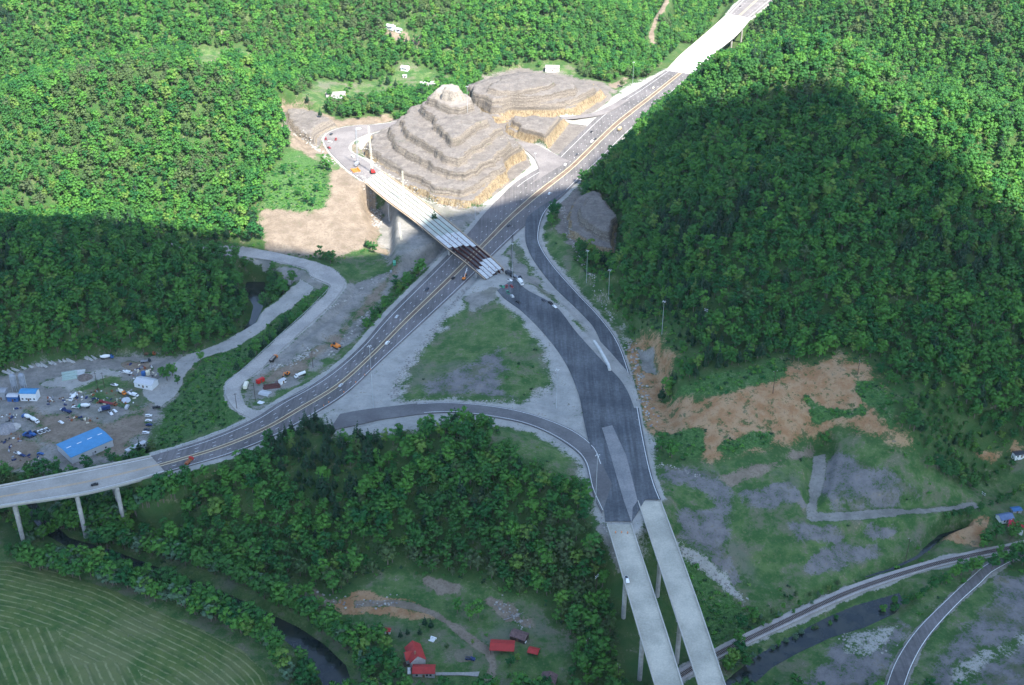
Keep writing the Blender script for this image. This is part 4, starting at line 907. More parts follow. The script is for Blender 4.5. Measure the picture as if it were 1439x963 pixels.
# ------------------------------------------------------------------ builders for made things
class MB:
    def __init__(s): s.V = []; s.F = []
    def box(s, x0, x1, y0, y1, z0, z1, tx=0, ty=0):
        """a box, its top drawn in by tx, ty"""
        b = len(s.V); s.V += [(x0,y0,z0),(x1,y0,z0),(x1,y1,z0),(x0,y1,z0),(x0+tx,y0+ty,z1),(x1-tx,y0+ty,z1),(x1-tx,y1-ty,z1),(x0+tx,y1-ty,z1)]
        s.F += [tuple(b+i for i in f) for f in ((0,3,2,1),(4,5,6,7),(0,1,5,4),(1,2,6,5),(2,3,7,6),(3,0,4,7))]; return s
    def prism(s, prof, y0, y1):
        """profile in x,z pushed along y"""
        b = len(s.V); n = len(prof); s.V += [(x, y0, z) for x, z in prof]+[(x, y1, z) for x, z in prof]
        s.F += [tuple(b+i for i in range(n)), tuple(b+n+i for i in reversed(range(n)))]+[(b+i, b+n+i, b+n+(i+1) % n, b+(i+1) % n) for i in range(n)]; return s
    def bar(s, p, q, r, n=6, r2=None):
        p = Vector(p); q = Vector(q); d = (q-p).normalized(); a = d.orthogonal().normalized(); c = d.cross(a); b = len(s.V); r2 = r if r2 is None else r2
        for o, rr in ((p, r), (q, r2)):
            for k in range(n): s.V.append(tuple(o+(a*math.cos(k*6.2832/n)+c*math.sin(k*6.2832/n))*rr))
        s.F += [(b+k, b+(k+1) % n, b+n+(k+1) % n, b+n+k) for k in range(n)]+[tuple(b+k for k in reversed(range(n))), tuple(b+n+k for k in range(n))]; return s
    def lathe(s, prof, c=(0,0,0), n=12, axis='z'):
        b = len(s.V); m = len(prof)
        for r, h in prof:
            for k in range(n):
                x, y = math.cos(k*6.2832/n)*r, math.sin(k*6.2832/n)*r
                s.V.append((c[0]+x, c[1]+y, c[2]+h) if axis == 'z' else (c[0]+h, c[1]+x, c[2]+y))
        for j in range(m-1):
            for k in range(n): s.F.append((b+j*n+k, b+j*n+(k+1) % n, b+(j+1)*n+(k+1) % n, b+(j+1)*n+k))
        s.F += [tuple(b+k for k in reversed(range(n))), tuple(b+(m-1)*n+k for k in range(n))]; return s
    def mesh(s, name, m):
        me = bpy.data.meshes.new(name); me.from_pydata([tuple(v) for v in s.V], [], s.F); me.update()
        bm = bmesh.new(); bm.from_mesh(me); bmesh.ops.recalc_face_normals(bm, faces=bm.faces[:]); bm.to_mesh(me); bm.free(); me.materials.append(m); return me
    def build(s, name, m, parent=None):
        o = bpy.data.objects.new(name, s.mesh(name, m)); COL.objects.link(o)
        if parent: o.parent = parent
        return o
def empty(name, loc, rz, label, cat, group=None):
    e = bpy.data.objects.new(name, None); COL.objects.link(e); e.location = loc; e.rotation_euler = (0, 0, rz); e.empty_display_size = .2
    return tag(e, label, cat, group)
def at(px, py, z=None):
    p = P(px, py, z) if z is not None else G(px, py); return np.array(p)
def head(a, b, z=None):
    p, q = at(*a, z), at(*b, z); return math.atan2(q[1]-p[1], q[0]-p[0])
C_ = dict(white=(.78,.78,.76), black=(.02,.02,.022), dark=(.05,.055,.065), silver=(.5,.51,.52), red=(.5,.03,.025), blue=(.045,.13,.33), navy=(.03,.05,.14), green=(.05,.28,.16), orange=(.75,.22,.03), yellow=(.8,.5,.04), tan=(.62,.5,.3), grey=(.3,.31,.33), maroon=(.22,.03,.03), cream=(.75,.70,.55), brown=(.16,.09,.05), rust=(.3,.10,.04))
def paint_m(c): return mat('paint_'+c, C_[c], .35, .06, 1.0)
GLASS = mat('window_glass', (.03,.04,.05), .1, .05); TYRE = mat('tyre_rubber', (.02,.02,.02), .8, .1); CHROME = mat('bright_metal', (.6,.6,.6), .3, .05, 1, .6)
def wheels(e, xs, half, r=.34, w=.24):
    for x in xs:
        for sd in (-1, 1):
            o = MB().bar((x, sd*half-sd*w, r), (x, sd*half, r), r, 10).build('wheel', TYRE, e)
_vc = {}
def car(px, py, to, kind, col, label, z=None, group=None, dz=0.0, cat=None):
    p = at(px, py, z); rz = head((px, py), to, z)
    e = empty({'car':'parked_car','pickup':'pickup_truck','suv':'sport_utility_car','van':'van'}[kind], (p[0], p[1], p[2]+.05+dz), rz, label, cat or {'car':'car','pickup':'pickup truck','suv':'car','van':'van'}[kind], group)
    if z is not None and abs(z) < .2 and kind in ('car',): e.name = 'car'
    L, W = {'car':(4.7,1.82),'pickup':(5.6,1.98),'suv':(4.9,1.95),'van':(5.6,2.05)}[kind]; h = L/2; m = paint_m(col)
    key = (kind, col)
    if key not in _vc:
        b = MB()
        if kind == 'car': b.prism([(-h,.32),(-h,.82),(-h+.15,.92),(-h+.85,.95),(h-1.35,.93),(h-.15,.72),(h,.55),(h,.3)], -W/2, W/2); b.box(-h+.75, h-1.5, -W/2+.12, W/2-.12, .93, 1.40, .55, .14)
        elif kind == 'suv': b.prism([(-h,.4),(-h,1.0),(-h+.1,1.08),(h-1.3,1.08),(h-.1,.95),(h,.7),(h,.38)], -W/2, W/2); b.box(-h+.08, h-1.35, -W/2+.08, W/2-.08, 1.08, 1.72, .32, .14)
        elif kind == 'van': b.prism([(-h,.4),(-h,2.1),(-h+.1,2.2),(h-1.5,2.2),(h-.8,1.25),(h,1.05),(h,.4)], -W/2, W/2)
        else:
            b.prism([(-h,.5),(-h,1.05),(.1,1.05),(.1,1.12),(h-1.4,1.12),(h-.1,1.02),(h,.75),(h,.45)], -W/2, W/2); b.box(-.2, h-1.5, -W/2+.08, W/2-.08, 1.1, 1.80, .3, .16)
        g = MB()
        if kind == 'car': g.box(-h+.95, h-1.72, -W/2+.10, W/2-.10, 1.0, 1.28, .28, .08); 
        elif kind == 'suv': g.box(-h+.14, h-1.48, -W/2+.05, W/2-.05, 1.16, 1.58, .22, .09)
        elif kind == 'van': g.box(h-1.75, h-.80, -W/2-.02, W/2+.02, 1.3, 1.85, .35, .04)
        else: g.box(-.22, h-1.6, -W/2+.05, W/2-.05, 1.2, 1.66, .2, .11)
        x = [b.mesh('body', m), g.mesh('windows', GLASS)]
        if kind == 'pickup': x.append(MB().box(-h+.12, -.05, -W/2+.14, W/2-.14, 1.052, 1.062).mesh('bed', mat('bed_liner', (.05,.05,.05), .8)))
        _vc[key] = x
    for nm, me in zip(('body','windows','bed'), _vc[key]):
        o = bpy.data.objects.new(nm, me); COL.objects.link(o); o.parent = e
    wheels(e, (-h+.9, h-.9), W/2)
    lm = mat('lamp_glass', (.8,.8,.75), .2); 
    for sd in (-1, 1): MB().box(h-.05, h+.02, sd*(W/2-.3)-.15, sd*(W/2-.3)+.15, .62, .78).build('headlight', lm, e)
    return e
def lorry(px, py, to, style, cab, body, label, z=None, L=8.5, cat='truck', group=None):
    p = at(px, py, z); rz = head((px, py), to, z); e = empty({'mixer':'concrete_mixer_truck','box':'box_truck','dump':'dump_truck','flat':'flatbed_truck','tank':'tank_truck'}[style], (p[0], p[1], p[2]+.06), rz, label, cat, group); h = L/2
    MB().box(-h, h-.3, -.5, .5, .7, 1.0).build('chassis', mat('chassis_black', (.03,.03,.03)), e)
    MB().prism([(h-2.2,.6),(h-2.2,2.75),(h-1.1,2.75),(h-.75,1.75),(h,1.6),(h,.6)], -1.2, 1.2).build('cab', paint_m(cab), e)
    MB().box(h-1.15, h-.72, -1.1, 1.1, 1.85, 2.55, .12, .05).build('windscreen', GLASS, e)
    m = paint_m(body)
    if style == 'mixer':
        MB().lathe([(.5,-h-.2),(.95,-h+.6),(1.45,-h+2.4),(1.5,-h+3.4),(1.15,h-3.0),(.6,h-2.5)], (0,0,2.25), 12, 'x').build('drum', m, e)
        MB().box(-h-.6, -h+.3, -.5, .5, 2.5, 3.5, .3, .1).build('hopper', m, e)
    elif style == 'box': MB().box(-h, h-2.35, -1.25, 1.25, 1.0, 3.4).build('cargo_box', m, e)
    elif style == 'dump': MB().prism([(-h-.2,1.1),(-h-.6,2.5),(h-2.3,2.7),(h-2.3,1.1)], -1.3, 1.3).build('dump_body', m, e); MB().box(-h-.3, h-2.5, -1.1, 1.1, 2.3, 2.75, .3, .3).build('load', mat('rubble_load', (.25,.22,.19), .9, .3), e)
    elif style == 'tank': MB().lathe([(.5,-h),(1.1,-h+.3),(1.1,h-2.8),(.5,h-2.5)], (0,0,2.0), 12, 'x').build('tank', m, e)
    else: MB().box(-h, h-2.4, -1.25, 1.25, 1.0, 1.2).box(h-2.5, h-2.35, -1.2, 1.2, 1.2, 2.3).box(-h+.5, -h+3, -1, 1, 1.2, 1.9).build('flatbed', m, e)
    wheels(e, (-h+.9, -h+2.2, h-1.2), 1.2, .5, .35); return e
def excavator(px, py, to, col, label, z=None, s=1.0, name='excavator', bucket=True):
    p = at(px, py, z); e = empty(name, (p[0], p[1], p[2]+.05), head((px, py), to, z), label, name.replace('_', ' ')); e.scale = (s, s, s); m = paint_m(col); dk = mat('track_steel', (.05,.045,.04), .7)
    for sd in (-1, 1): MB().prism([(-2,.15),(-2.2,.5),(-1.9,.95),(1.9,.95),(2.2,.5),(2,.15),(1.6,0),(-1.6,0)], sd*1.05-.3, sd*1.05+.3).build('track', dk, e)
    MB().box(-1.9, 1.2, -1.25, 1.25, 1.1, 2.0, .1, .1).build('engine_housing', m, e); MB().box(.2, 1.5, .2, 1.15, 1.9, 3.0, .15, .1).build('cab', GLASS, e)
    if name == 'bulldozer': MB().prism([(2.3,.1),(2.7,.1),(2.55,.8),(2.75,1.4),(2.5,1.4),(2.35,.7)], -1.7, 1.7).build('blade', m, e)
    elif name == 'wheel_loader': MB().bar((1.2,.5,1.6),(3.2,.5,.8),.16).bar((1.2,-.5,1.6),(3.2,-.5,.8),.16).box(3.0,4.0,-1.3,1.3,.2,1.2,.2,.0).build('bucket', m, e)
    else:
        MB().bar((1.0,-.4,1.8),(3.4,-.4,4.2),.24).bar((3.4,-.4,4.2),(5.4,-.4,2.2),.2).build('boom', m, e)
        MB().box(5.0,6.0,-1.0,.2,.9,2.1,.25,.1).build('bucket', dk, e)
    return e
def lattice(m, p, q, w0, w1, n):
    """four chords with diagonal lacing"""
    p = Vector(p); q = Vector(q); d = (q-p).normalized(); a = d.orthogonal().normalized(); c = d.cross(a); ring = []
    for k in range(n+1):
        t = k/n; o = p.lerp(q, t); w = (w0+(w1-w0)*t)/2; ring.append([o+a*w*i+c*w*j for i, j in ((1,1),(-1,1),(-1,-1),(1,-1))])
    for k in range(n):
        for i in range(4): m.bar(ring[k][i], ring[k+1][i], .12, 4); m.bar(ring[k][i], ring[k+1][(i+1) % 4], .07, 3)
    return m
def crane(px, py, to, col, label, z=None, length=40, lean=.25, base='crawler', boomcol='cream'):
    p = at(px, py, z); e = empty('mobile_crane', (p[0], p[1], p[2]+.05), head((px, py), to, z), label, 'crane'); m = paint_m(col); dk = mat('track_steel', (.05,.045,.04), .7)
    if base == 'crawler':
        for sd in (-1, 1): MB().prism([(-3,.2),(-3.3,.7),(-3,1.2),(3,1.2),(3.3,.7),(3,.2),(2.5,0),(-2.5,0)], sd*2-.5, sd*2+.5).build('track', dk, e)
    else:
        MB().box(-5, 5.5, -1.3, 1.3, .7, 1.5, .1, .05).build('carrier', m, e); wheels(e, (-4, -2.8, 2.2, 4), 1.3, .6, .4)
    MB().box(-3.2, 2.0, -1.6, 1.6, 1.4, 3.4, .2, .2).box(-4.2,-3.0,-1.8,1.8,1.6,3.2).build('machinery_house', m, e); MB().box(1.0, 2.6, .3, 1.6, 1.8, 3.8, .2, .1).build('cab', GLASS, e)
    tip = (1.8+length*math.sin(lean), 0, 2.2+length*math.cos(lean)); lattice(MB(), (1.8,0,2.2), tip, 1.5, .9, max(int(length/2.4), 4)).build('boom', paint_m(boomcol), e)
    MB().bar((-3,0,3.4), tip, .06, 4).bar(tip, (tip[0]+.2,0,tip[2]*.35), .05, 4).build('cable', mat('steel_cable', (.08,.08,.08)), e)
    MB().box(tip[0]-.2,tip[0]+.6,-.3,.3,tip[2]*.35-1,tip[2]*.35).build('hook_block', m, e); return e
def mast_height(base, top_py):
    h = 5.0
    for _ in range(200):
        if proj(base[0], base[1], base[2]+h)[1] <= top_py: break
        h += .4
    return h
def mast(px, py, top, label, kind='lamp', z=None, group=None):
    p = at(px, py, z); h = mast_height(p, top)
    if kind == 'lamp':
        e = empty('light_mast', p, .4, label, 'light mast', group); MB().bar((0,0,-1),(0,0,h),.2,8,.09).build('pole', STEEL, e)
        MB().lathe([(.3,h-.3),(.5,h),(.4,h+.25)], (0,0,0), 8).build('ring', STEEL, e)
        for k in range(4): a = k*1.5708; MB().box(math.cos(a)*1.3-.25, math.cos(a)*1.3+.25, math.sin(a)*1.3-.22, math.sin(a)*1.3+.22, h-.2, h+.05, .05, .05).bar((0,0,h),(math.cos(a)*1.3,math.sin(a)*1.3,h-.05),.06,4).build('lamp', paint_m('white'), e)
    else:
        e = empty('utility_pole', p, random.uniform(0, 3), label, 'utility pole', group); MB().bar((0,0,-1),(0,0,h),.22,7,.15).build('pole', DARKW, e)
        cm = paint_m('silver') if kind == 'h' else DARKW
        MB().box(-.1,.1,-1.6,1.6,h-.9,h-.7).build('crossarm', cm, e); MB().box(-.1,.1,-1.5,1.5,h-2.1,h-1.9).build('crossarm', cm, e) if kind == 'h' else None
        MB().lathe([(.12,h-.7),(.12,h-.35)], (0,1.3,0), 6).lathe([(.12,h-.7),(.12,h-.35)], (0,-1.3,0), 6).build('insulators', paint_m('white'), e)
    return e
def rail(name, pts, m, label, h=.75, z=None, cat='guard rail'):
    pts = [at(a, b, z) for a, b in pts]; s = np.concatenate([[0], np.cumsum([np.linalg.norm(pts[i+1]-pts[i]) for i in range(len(pts)-1)])]); arr = np.array(pts)
    n = max(int(s[-1]/5), 2); q = [np.array([np.interp(u, s, arr[:, d]) for d in range(3)]) for u in np.linspace(0, s[-1], n+1)]
    e = empty(name, q[0], 0, label, cat); a = MB(); o = q[0]
    for k in range(n): p0, p1 = q[k]-o, q[k+1]-o; a.bar((p0[0],p0[1],p0[2]+h),(p1[0],p1[1],p1[2]+h),.14,4)
    a.build('beam', m, e); b = MB()
    for k in range(0, n+1): p0 = q[k]-o; b.box(p0[0]-.1,p0[0]+.1,p0[1]-.1,p0[1]+.1,p0[2]-.5,p0[2]+h)
    pp = b.build('posts', DARKW, e); pp['kind'] = 'stuff'; return e
def building(name, px, py, z, rz, w, d, h, rh, roof, wall, label, cat, over=.4, door=True, wins=2, chimney=False, openf=False, skylights=0, wallm=None, wing=None):
    """gabled: ridge along local x, length w, depth d; front faces -y"""
    p = at(px, py, z); e = empty(name, (p[0], p[1], p[2]), rz, label, cat); wm = wallm or paint_m(wall); rm = paint_m(roof) if isinstance(roof, str) else roof
    b = MB()
    if openf:
        for x in (-w/2+.2, 0, w/2-.2):
            for y in (-d/2+.2, d/2-.2): b.box(x-.12,x+.12,y-.12,y+.12,-1,h)
        b.box(-w/2,w/2,d/2-.12,d/2+.02,-1,h)
        b.build('posts_and_wall', wm, e)
    else:
        n = len(b.V); b.V += [(-w/2,-d/2,-1.5),(w/2,-d/2,-1.5),(w/2,d/2,-1.5),(-w/2,d/2,-1.5),(-w/2,-d/2,h),(w/2,-d/2,h),(w/2,d/2,h),(-w/2,d/2,h),(-w/2,0,h+rh-.15),(w/2,0,h+rh-.15)]
        b.F += [(0,1,5,4),(2,3,7,6),(0,4,8,7,3),(1,2,6,9,5),(4,5,9,8),(7,8,9,6),(0,3,2,1)]; b.build('walls', wm, e)
    r = MB(); y = d/2+over; x = w/2+over; sl = rh/(d/2)*over
    r.prism([(-y, h-sl), (0, h+rh), (y, h-sl), (y, h-sl+.18), (0, h+rh+.2), (-y, h-sl+.18)], -x, x); r.V = [(v[1], v[0], v[2]) for v in r.V]; ro = r.build('roof', rm, e)
    if chimney: MB().box(-w*.3-.45,-w*.3+.45,.4,1.3,h,h+rh+1.4).build('chimney', mat('brick', (.28,.12,.08), .9, .2), ro)
    for k in range(skylights):
        xx = -w/2+w*(k+.5)/skylights; MB().box(xx-w*.055,xx+w*.055,-.35,.35,h+rh+.21,h+rh+.26).build('skylight', paint_m('white'), ro)
    if not openf:
        if door: MB().box(-.6,.6,-d/2-.06,-d/2+.02,0,min(2.2,h-.3)).build('door', paint_m('brown') if w < 18 else paint_m('grey'), e)
        for k in range(wins):
            xx = -w/2+w*(k+.6)/(wins+.2)
            if abs(xx) < 1.3: xx += 1.8
            f = MB().box(xx-.6,xx+.6,-d/2-.05,-d/2+.02,1.0,min(2.3,h-.3)).build('window', GLASS, e)
    return e
def slab_part(name, Lw, Rw, ztop, zbot, m, parent, o, o_l=0.0, o_r=0.0, i0=0, i1=None):
    """solid strip between fractions of a ribbon; o = origin of the parent"""
    V = []; F = []; idx = range(i0, (i1 if i1 is not None else len(Lw)-1)+1); n = 0
    for k in idx:
        a = Lw[k]+(Rw[k]-Lw[k])*o_l-o; b = Lw[k]+(Rw[k]-Lw[k])*o_r-o; V += [(a[0],a[1],a[2]+ztop),(b[0],b[1],b[2]+ztop),(b[0],b[1],b[2]+zbot),(a[0],a[1],a[2]+zbot)]; n += 1
    for k in range(n-1):
        for q in range(4): F.append((k*4+q, (k+1)*4+q, (k+1)*4+(q+1) % 4, k*4+(q+1) % 4))
    F += [(0,1,2,3), ((n-1)*4+3,(n-1)*4+2,(n-1)*4+1,(n-1)*4)]
    me = bpy.data.meshes.new(name); me.from_pydata(V, [], F); me.update(); bm = bmesh.new(); bm.from_mesh(me); bmesh.ops.recalc_face_normals(bm, faces=bm.faces[:]); bm.to_mesh(me); bm.free(); me.materials.append(m)
    x = bpy.data.objects.new(name, me); COL.objects.link(x); x.parent = parent; return x
def pier(parent, o, Lw, Rw, k, ztop, m, cols=(.2,.8), inset=.04, cw=1.4):
    a = Lw[k]-o; b = Rw[k]-o; A = a+(b-a)*inset; B = a+(b-a)*(1-inset); u = (B-A)/np.linalg.norm((B-A)[:2]); v = np.array([-u[1], u[0], 0])*cw*.75; M_b = MB(); n0 = len(M_b.V)
    for zt, zb in ((ztop, ztop-1.5),):
        q = [A-v, B-v, B+v, A+v]; M_b.V += [(x[0],x[1],x[2]+zb) for x in q]+[(x[0],x[1],x[2]+zt) for x in q]
        M_b.F += [tuple(n0+i for i in f) for f in ((0,3,2,1),(4,5,6,7),(0,1,5,4),(1,2,6,5),(2,3,7,6),(3,0,4,7))]
    for f in cols:
        c = a+(b-a)*f; g = float(hgt(c[0]+o[0], c[1]+o[1])[0])-o[2]-1.5; M_b.bar((c[0],c[1],g),(c[0],c[1],c[2]+ztop-1.4),cw,10)
    return M_b.build('pier', m, parent)
def bridge(name, st, label, deckm, sub=8, par=True, piers=(), cols=(.2,.8), depth=.35, gird=1.5, lanes=None, ext=None, z_par=.9, parw=.035):
    Lw, Rw = ribbon(st, sub); o = (Lw[0]+Rw[0])/2; e = empty(name, o, 0, label, 'bridge')
    slab_part('deck', Lw, Rw, .06, -depth, deckm, e, o, 0, 1)
    if par:
        slab_part('parapet', Lw, Rw, z_par, .06, CONC, e, o, 0, parw); slab_part('parapet', Lw, Rw, z_par, .06, CONC, e, o, 1-parw, 1)
    for f in (.06, .28, .5, .70, .92): slab_part('girder', Lw, Rw, -depth, -depth-gird, CONC_D, e, o, f, f+.025)
    for k in piers: pier(e, o, Lw, Rw, k, -depth-gird, CONC_D, cols)
    return e, Lw, Rw, o
# ------------------------------------------------------------------ bridges
LB_ST = [(212,641,233,664.5,0),(160,651.5,172,682,0),(100,663.5,108,697,0),(0,683,6,712,0),(-120,704,-112,732,0),(-300,728,-292,758,0)]
bL, l1, r1, o1 = bridge('highway_bridge', LB_ST, 'long grey concrete bridge carrying the highway off at left over the river', surface('bridge_deck_old', (.29,.27,.235), (.37,.34,.30), .06, .7, .12), piers=(9,16,23,30,36), cols=(.1,.5,.9), parw=.03)
RB[16] = (l1, r1)
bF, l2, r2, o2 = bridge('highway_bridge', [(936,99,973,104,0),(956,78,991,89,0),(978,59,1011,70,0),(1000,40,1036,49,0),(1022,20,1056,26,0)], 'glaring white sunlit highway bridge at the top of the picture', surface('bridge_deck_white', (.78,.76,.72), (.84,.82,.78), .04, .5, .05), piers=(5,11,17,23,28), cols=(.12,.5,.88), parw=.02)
TW1 = [(852.4,737.3,887.6,737.3,2),(872.5,804,909.5,804,2),(896,884,935.5,884,2),(919.5,963,960,963,2),(945,1050,989,1050,2),(990,1210,1040,1210,2)]
TW2 = [(896,705,929,705,2),(921,780,957,780,2),(949,866,987.5,866,2),(980.8,963,1019.7,963,2),(1008,1050,1050,1050,2),(1058,1210,1106,1210,2)]
DK = surface('bridge_deck_mottled', (.36,.34,.28), (.52,.48,.39), .045, .9, .14)
bA, l3, r3, o3 = bridge('highway_bridge', TW1, 'left one of the two parallel unused concrete bridges, with a white truck', DK, piers=(8,16,24,32), parw=.035)
bB, l4, r4, o4 = bridge('highway_bridge', TW2, 'right and longer looking one of the two parallel empty concrete bridges', DK, piers=(8,16,24,32), parw=.035)
RB[17] = (l3, r3)
# markings on the left bridge
lines('road_markings', [((16, f, .35, .09), {}) for f in (.10, .90)], WHITE_L, 'faint white edge lines on the long left bridge')
lines('road_markings', [((16, f, .4, .09), {}) for f in (.50, .54)], mat('orange_road_paint', (.55,.34,.15), .7), 'orange centre lines on the long left bridge')
# overpass being built
OV = [(512,255,535,240,9),(542,280,573,267,9),(580,308,607,293,9),(604,328,632,313,9),(627,347,657,334,8.9),(657,370,690,362,8.8),(683,392.5,708,379,8.6)]
Lw, Rw = ribbon(OV, 10); o = (Lw[0]+Rw[0])/2; e = empty('overpass_bridge', o, 0, 'unfinished overpass across the highway with bare rust red girders near its end', 'bridge')
nS = len(Lw)-1; bay = 1/5
for k in range(6):
    f = .012+k*(1-.024)/5; g = slab_part('girder', Lw, Rw, .02, -.02, RUST, e, o, f-.012, f+.012); slab_part('girder_web', Lw, Rw, -.02, -1.9, RUST, g, o, f-.003, f+.003); slab_part('girder_flange', Lw, Rw, -1.9, -1.98, RUST, g, o, f-.014, f+.014)
ends = [41, 42, 42, 43, 44]; starts = [54, 53, 51, 50, 50]; stops = [60, 60, 59, 58, 58]
PANEL = surface('white_panels', (.50,.50,.48), (.62,.61,.57), .3, 1., .1)
for k in range(5):
    f0, f1 = .012+k*.1952+.016, .012+(k+1)*.1952-.016
    slab_part('deck_forms', Lw, Rw, .05, -.12, FORMS if k not in (1, 3) else surface('deck_forms_green', (.32,.38,.32), (.40,.42,.35), .08, .5, .15), e, o, f0, f1, 0, ends[k]-8)
    slab_part('deck_panel', Lw, Rw, .05, -.12, PANEL, e, o, f0, f1, ends[k]-8, ends[k]); slab_part('deck_panel', Lw, Rw, .05, -.12, PANEL, e, o, f0, f1, starts[k], stops[k])
for f in range(45, 50, 2): slab_part('cross_frame', Lw, Rw, -.6, -1.4, RUST, e, o, .03, .97, f, f) if False else None
slab_part('walkway', Lw, Rw, .02, -.10, mat('timber_walkway', (.42,.33,.22), .8, .2), e, o, -.05, -.006); slab_part('walkway', Lw, Rw, .02, -.10, mat('timber_walkway', (.42,.33,.22)), e, o, 1.006, 1.05)
slab_part('edge_rail', Lw, Rw, 1.0, .9, mat('timber_walkway', (.42,.33,.22)), e, o, -.05, -.046); slab_part('edge_rail', Lw, Rw, 1.0, .9, mat('timber_walkway', (.42,.33,.22)), e, o, 1.046, 1.05)
for k in (10, 24, 40, 53): pier(e, o, Lw, Rw, k, -2.0, CONC_D, (.12,.5,.88), cw=.95)
for i0 in (59,): slab_part('abutment', Lw, Rw, -2.0, -6.5, CONC, e, o, -.05, 1.05, i0, 60); slab_part('abutment', Lw, Rw, -2.0, -8, CONC, e, o, -.05, 1.05, 0, 1)
OVL, OVR = Lw, Rw
def ovp(t, f): 
    k = int(t*nS); return Lw[k]+(Rw[k]-Lw[k])*f
# ------------------------------------------------------------------ people at work
def worker(pos, rz, vest, label):
    V = {}; m = bpy.data.meshes.new('person'); pts = [(0,0,.95),(0,0,1.2),(0,0,1.42),(0,0,1.52),(0,0,1.68),(.02,.10,.9),(.06,.12,.5),(0,.12,.06),(.12,.12,.03),(-.02,-.10,.9),(-.10,-.12,.5),(-.18,-.12,.06),(-.06,-.12,.03),(0,.2,1.4),(.05,.27,1.12),(.2,.26,.95),(0,-.2,1.4),(-.04,-.27,1.12),(.1,-.3,.9)]
    ed = [(0,1),(1,2),(2,3),(3,4),(0,5),(5,6),(6,7),(7,8),(0,9),(9,10),(10,11),(11,12),(2,13),(13,14),(14,15),(2,16),(16,17),(17,18)]
    rad = [.15,.16,.15,.06,.11,.09,.065,.05,.045,.09,.065,.05,.045,.07,.05,.04,.07,.05,.04]
    m.from_pydata(pts, ed, []); o = bpy.data.objects.new('person', m); COL.objects.link(o); o.location = pos; o.rotation_euler = (0, 0, rz); md = o.modifiers.new('skin', 'SKIN')
    for i, r in enumerate(rad): m.skin_vertices[0].data[i].radius = (r, r)
    m.skin_vertices[0].data[0].use_root = True; o.modifiers.new('sub', 'SUBSURF').levels = 1; m.materials.append(mat('work_clothes', (.10,.12,.2), .9)); tag(o, label, 'person', 'workers on the overpass')
    MB().lathe([(.14,-.04),(.14,.02),(.10,.10),(.03,.13)], (0,0,1.74), 8).build('hard_hat', paint_m('white' if vest == 'white' else 'yellow'), o)
    MB().prism([(-.17,1.0),(-.19,1.42),(.17,1.42),(.19,1.0)], -.2, .2).build('vest', paint_m('orange' if vest != 'white' else 'white'), o)
for k, (t, f, v) in enumerate([(.64,.3,'o'),(.66,.62,'o'),(.60,.75,'white'),(.68,.15,'o'),(.92,.5,'o'),(.95,.7,'o'),(.93,.25,'white'),(.62,.5,'o'),(.97,.4,'o')]):
    p = ovp(t, f); worker((p[0], p[1], p[2]+.06), k*1.3, v, 'worker in an orange vest standing on the overpass deck' if v != 'white' else 'worker in a white top standing on the overpass deck')
# ------------------------------------------------------------------ traffic
UP, DN = 1, -1
def mdir(px, py, s): return (px+7*s, py-7.2*s)
MC = [(637,391.5,UP,'car','black','black car just past the overpass end on the near carriageway'),(600,408,DN,'suv','dark','dark car on the left carriageway below the overpass'),(557.7,446,DN,'car','silver','silver car on the left carriageway halfway down the straight'),
 (544.4,483,UP,'suv','white','large white car beside the tall light mast on the near carriageway'),(479,542.5,UP,'car','silver','silver car on the near carriageway close to the dark wood'),(715,317.5,UP,'car','dark','dark car between the overpass and the terraced rock'),
 (831,186,DN,'car','black','black car leading the group beside the smallest rock terrace'),(836.7,195.5,UP,'car','dark','dark car on the sunlit highway left of the box truck'),(831.5,199.8,DN,'suv','white','white car next to a dark one on the sunlit highway'),
 (810.4,218,DN,'car','dark','lone dark car on the sunlit highway at the rock ramp mouth'),(794.4,232,DN,'car','white','white car at the mouth of the ramp behind the rock'),(772.3,273,UP,'suv','white','white car right at the edge of the cloud shadow'),
 (918,124,DN,'car','cream','pale pinkish car near the white far bridge'),(1040,9.5,DN,'car','dark','dark car at the very top of the highway'),(1044,28,UP,'car','grey','grey car at the far end of the white bridge'),
 (480.5,532,DN,'car','navy','navy car on the left carriageway near the side road')]
for px, py, s, kd_, c, lb in MC[:-1]: car(px, py, mdir(px, py, s), kd_, c, lb, z=0.05, group='cars on the highway').name = 'car'
car(133, 682, (120,684.5), 'car', 'black', 'black car alone on the long left bridge', z=0.12, group='cars on the highway').name = 'car'
lorry(871, 183, mdir(871,183,1), 'box', 'tan', 'tan', 'tan box truck on the sunlit highway', z=0.05, L=8)
lorry(266, 650, mdir(266,650,1), 'flat', 'red', 'rust', 'red flatbed truck half hidden by the trees at the left bridge', z=-.1, L=8) 
car(881, 816, (884,826), 'pickup', 'white', 'white pickup parked on the left twin bridge', z=2.1)
# vehicles at the end of the overpass
AB = [(715.8,395,'pickup','white','white pickup beside the crane at the overpass end',(722,397)),(705.8,404,'pickup','green','green pickup left of the red ones near the overpass end',(711,407)),(712,404,'pickup','red','red pickup between the green and the maroon ones',(713,399)),(719,404,'suv','maroon','maroon car in the row near the overpass end',(722,408)),
 (713.8,412,'pickup','green','green pickup parked at the edge of the new asphalt',(711,408)),(719.7,417.5,'suv','silver','silver car parked at the edge of the new asphalt',(716,413)),(728,425.3,'car','black','black car alone on the new asphalt',(733,428)),(764,423.3,'car','dark','dark car first in the line on the right edge of new asphalt',(768,426)),
 (773.8,427.2,'suv','black','black car in the middle of the line on the right edge',(778,430)),(779.5,431.8,'car','white','white car last in the line on the right edge',(784,435))]
for px, py, k, c, lb, to in AB: car(px, py, to, k, c, lb, z=7.7 if px < 735 else 7.3, group='vehicles parked at the overpass end')
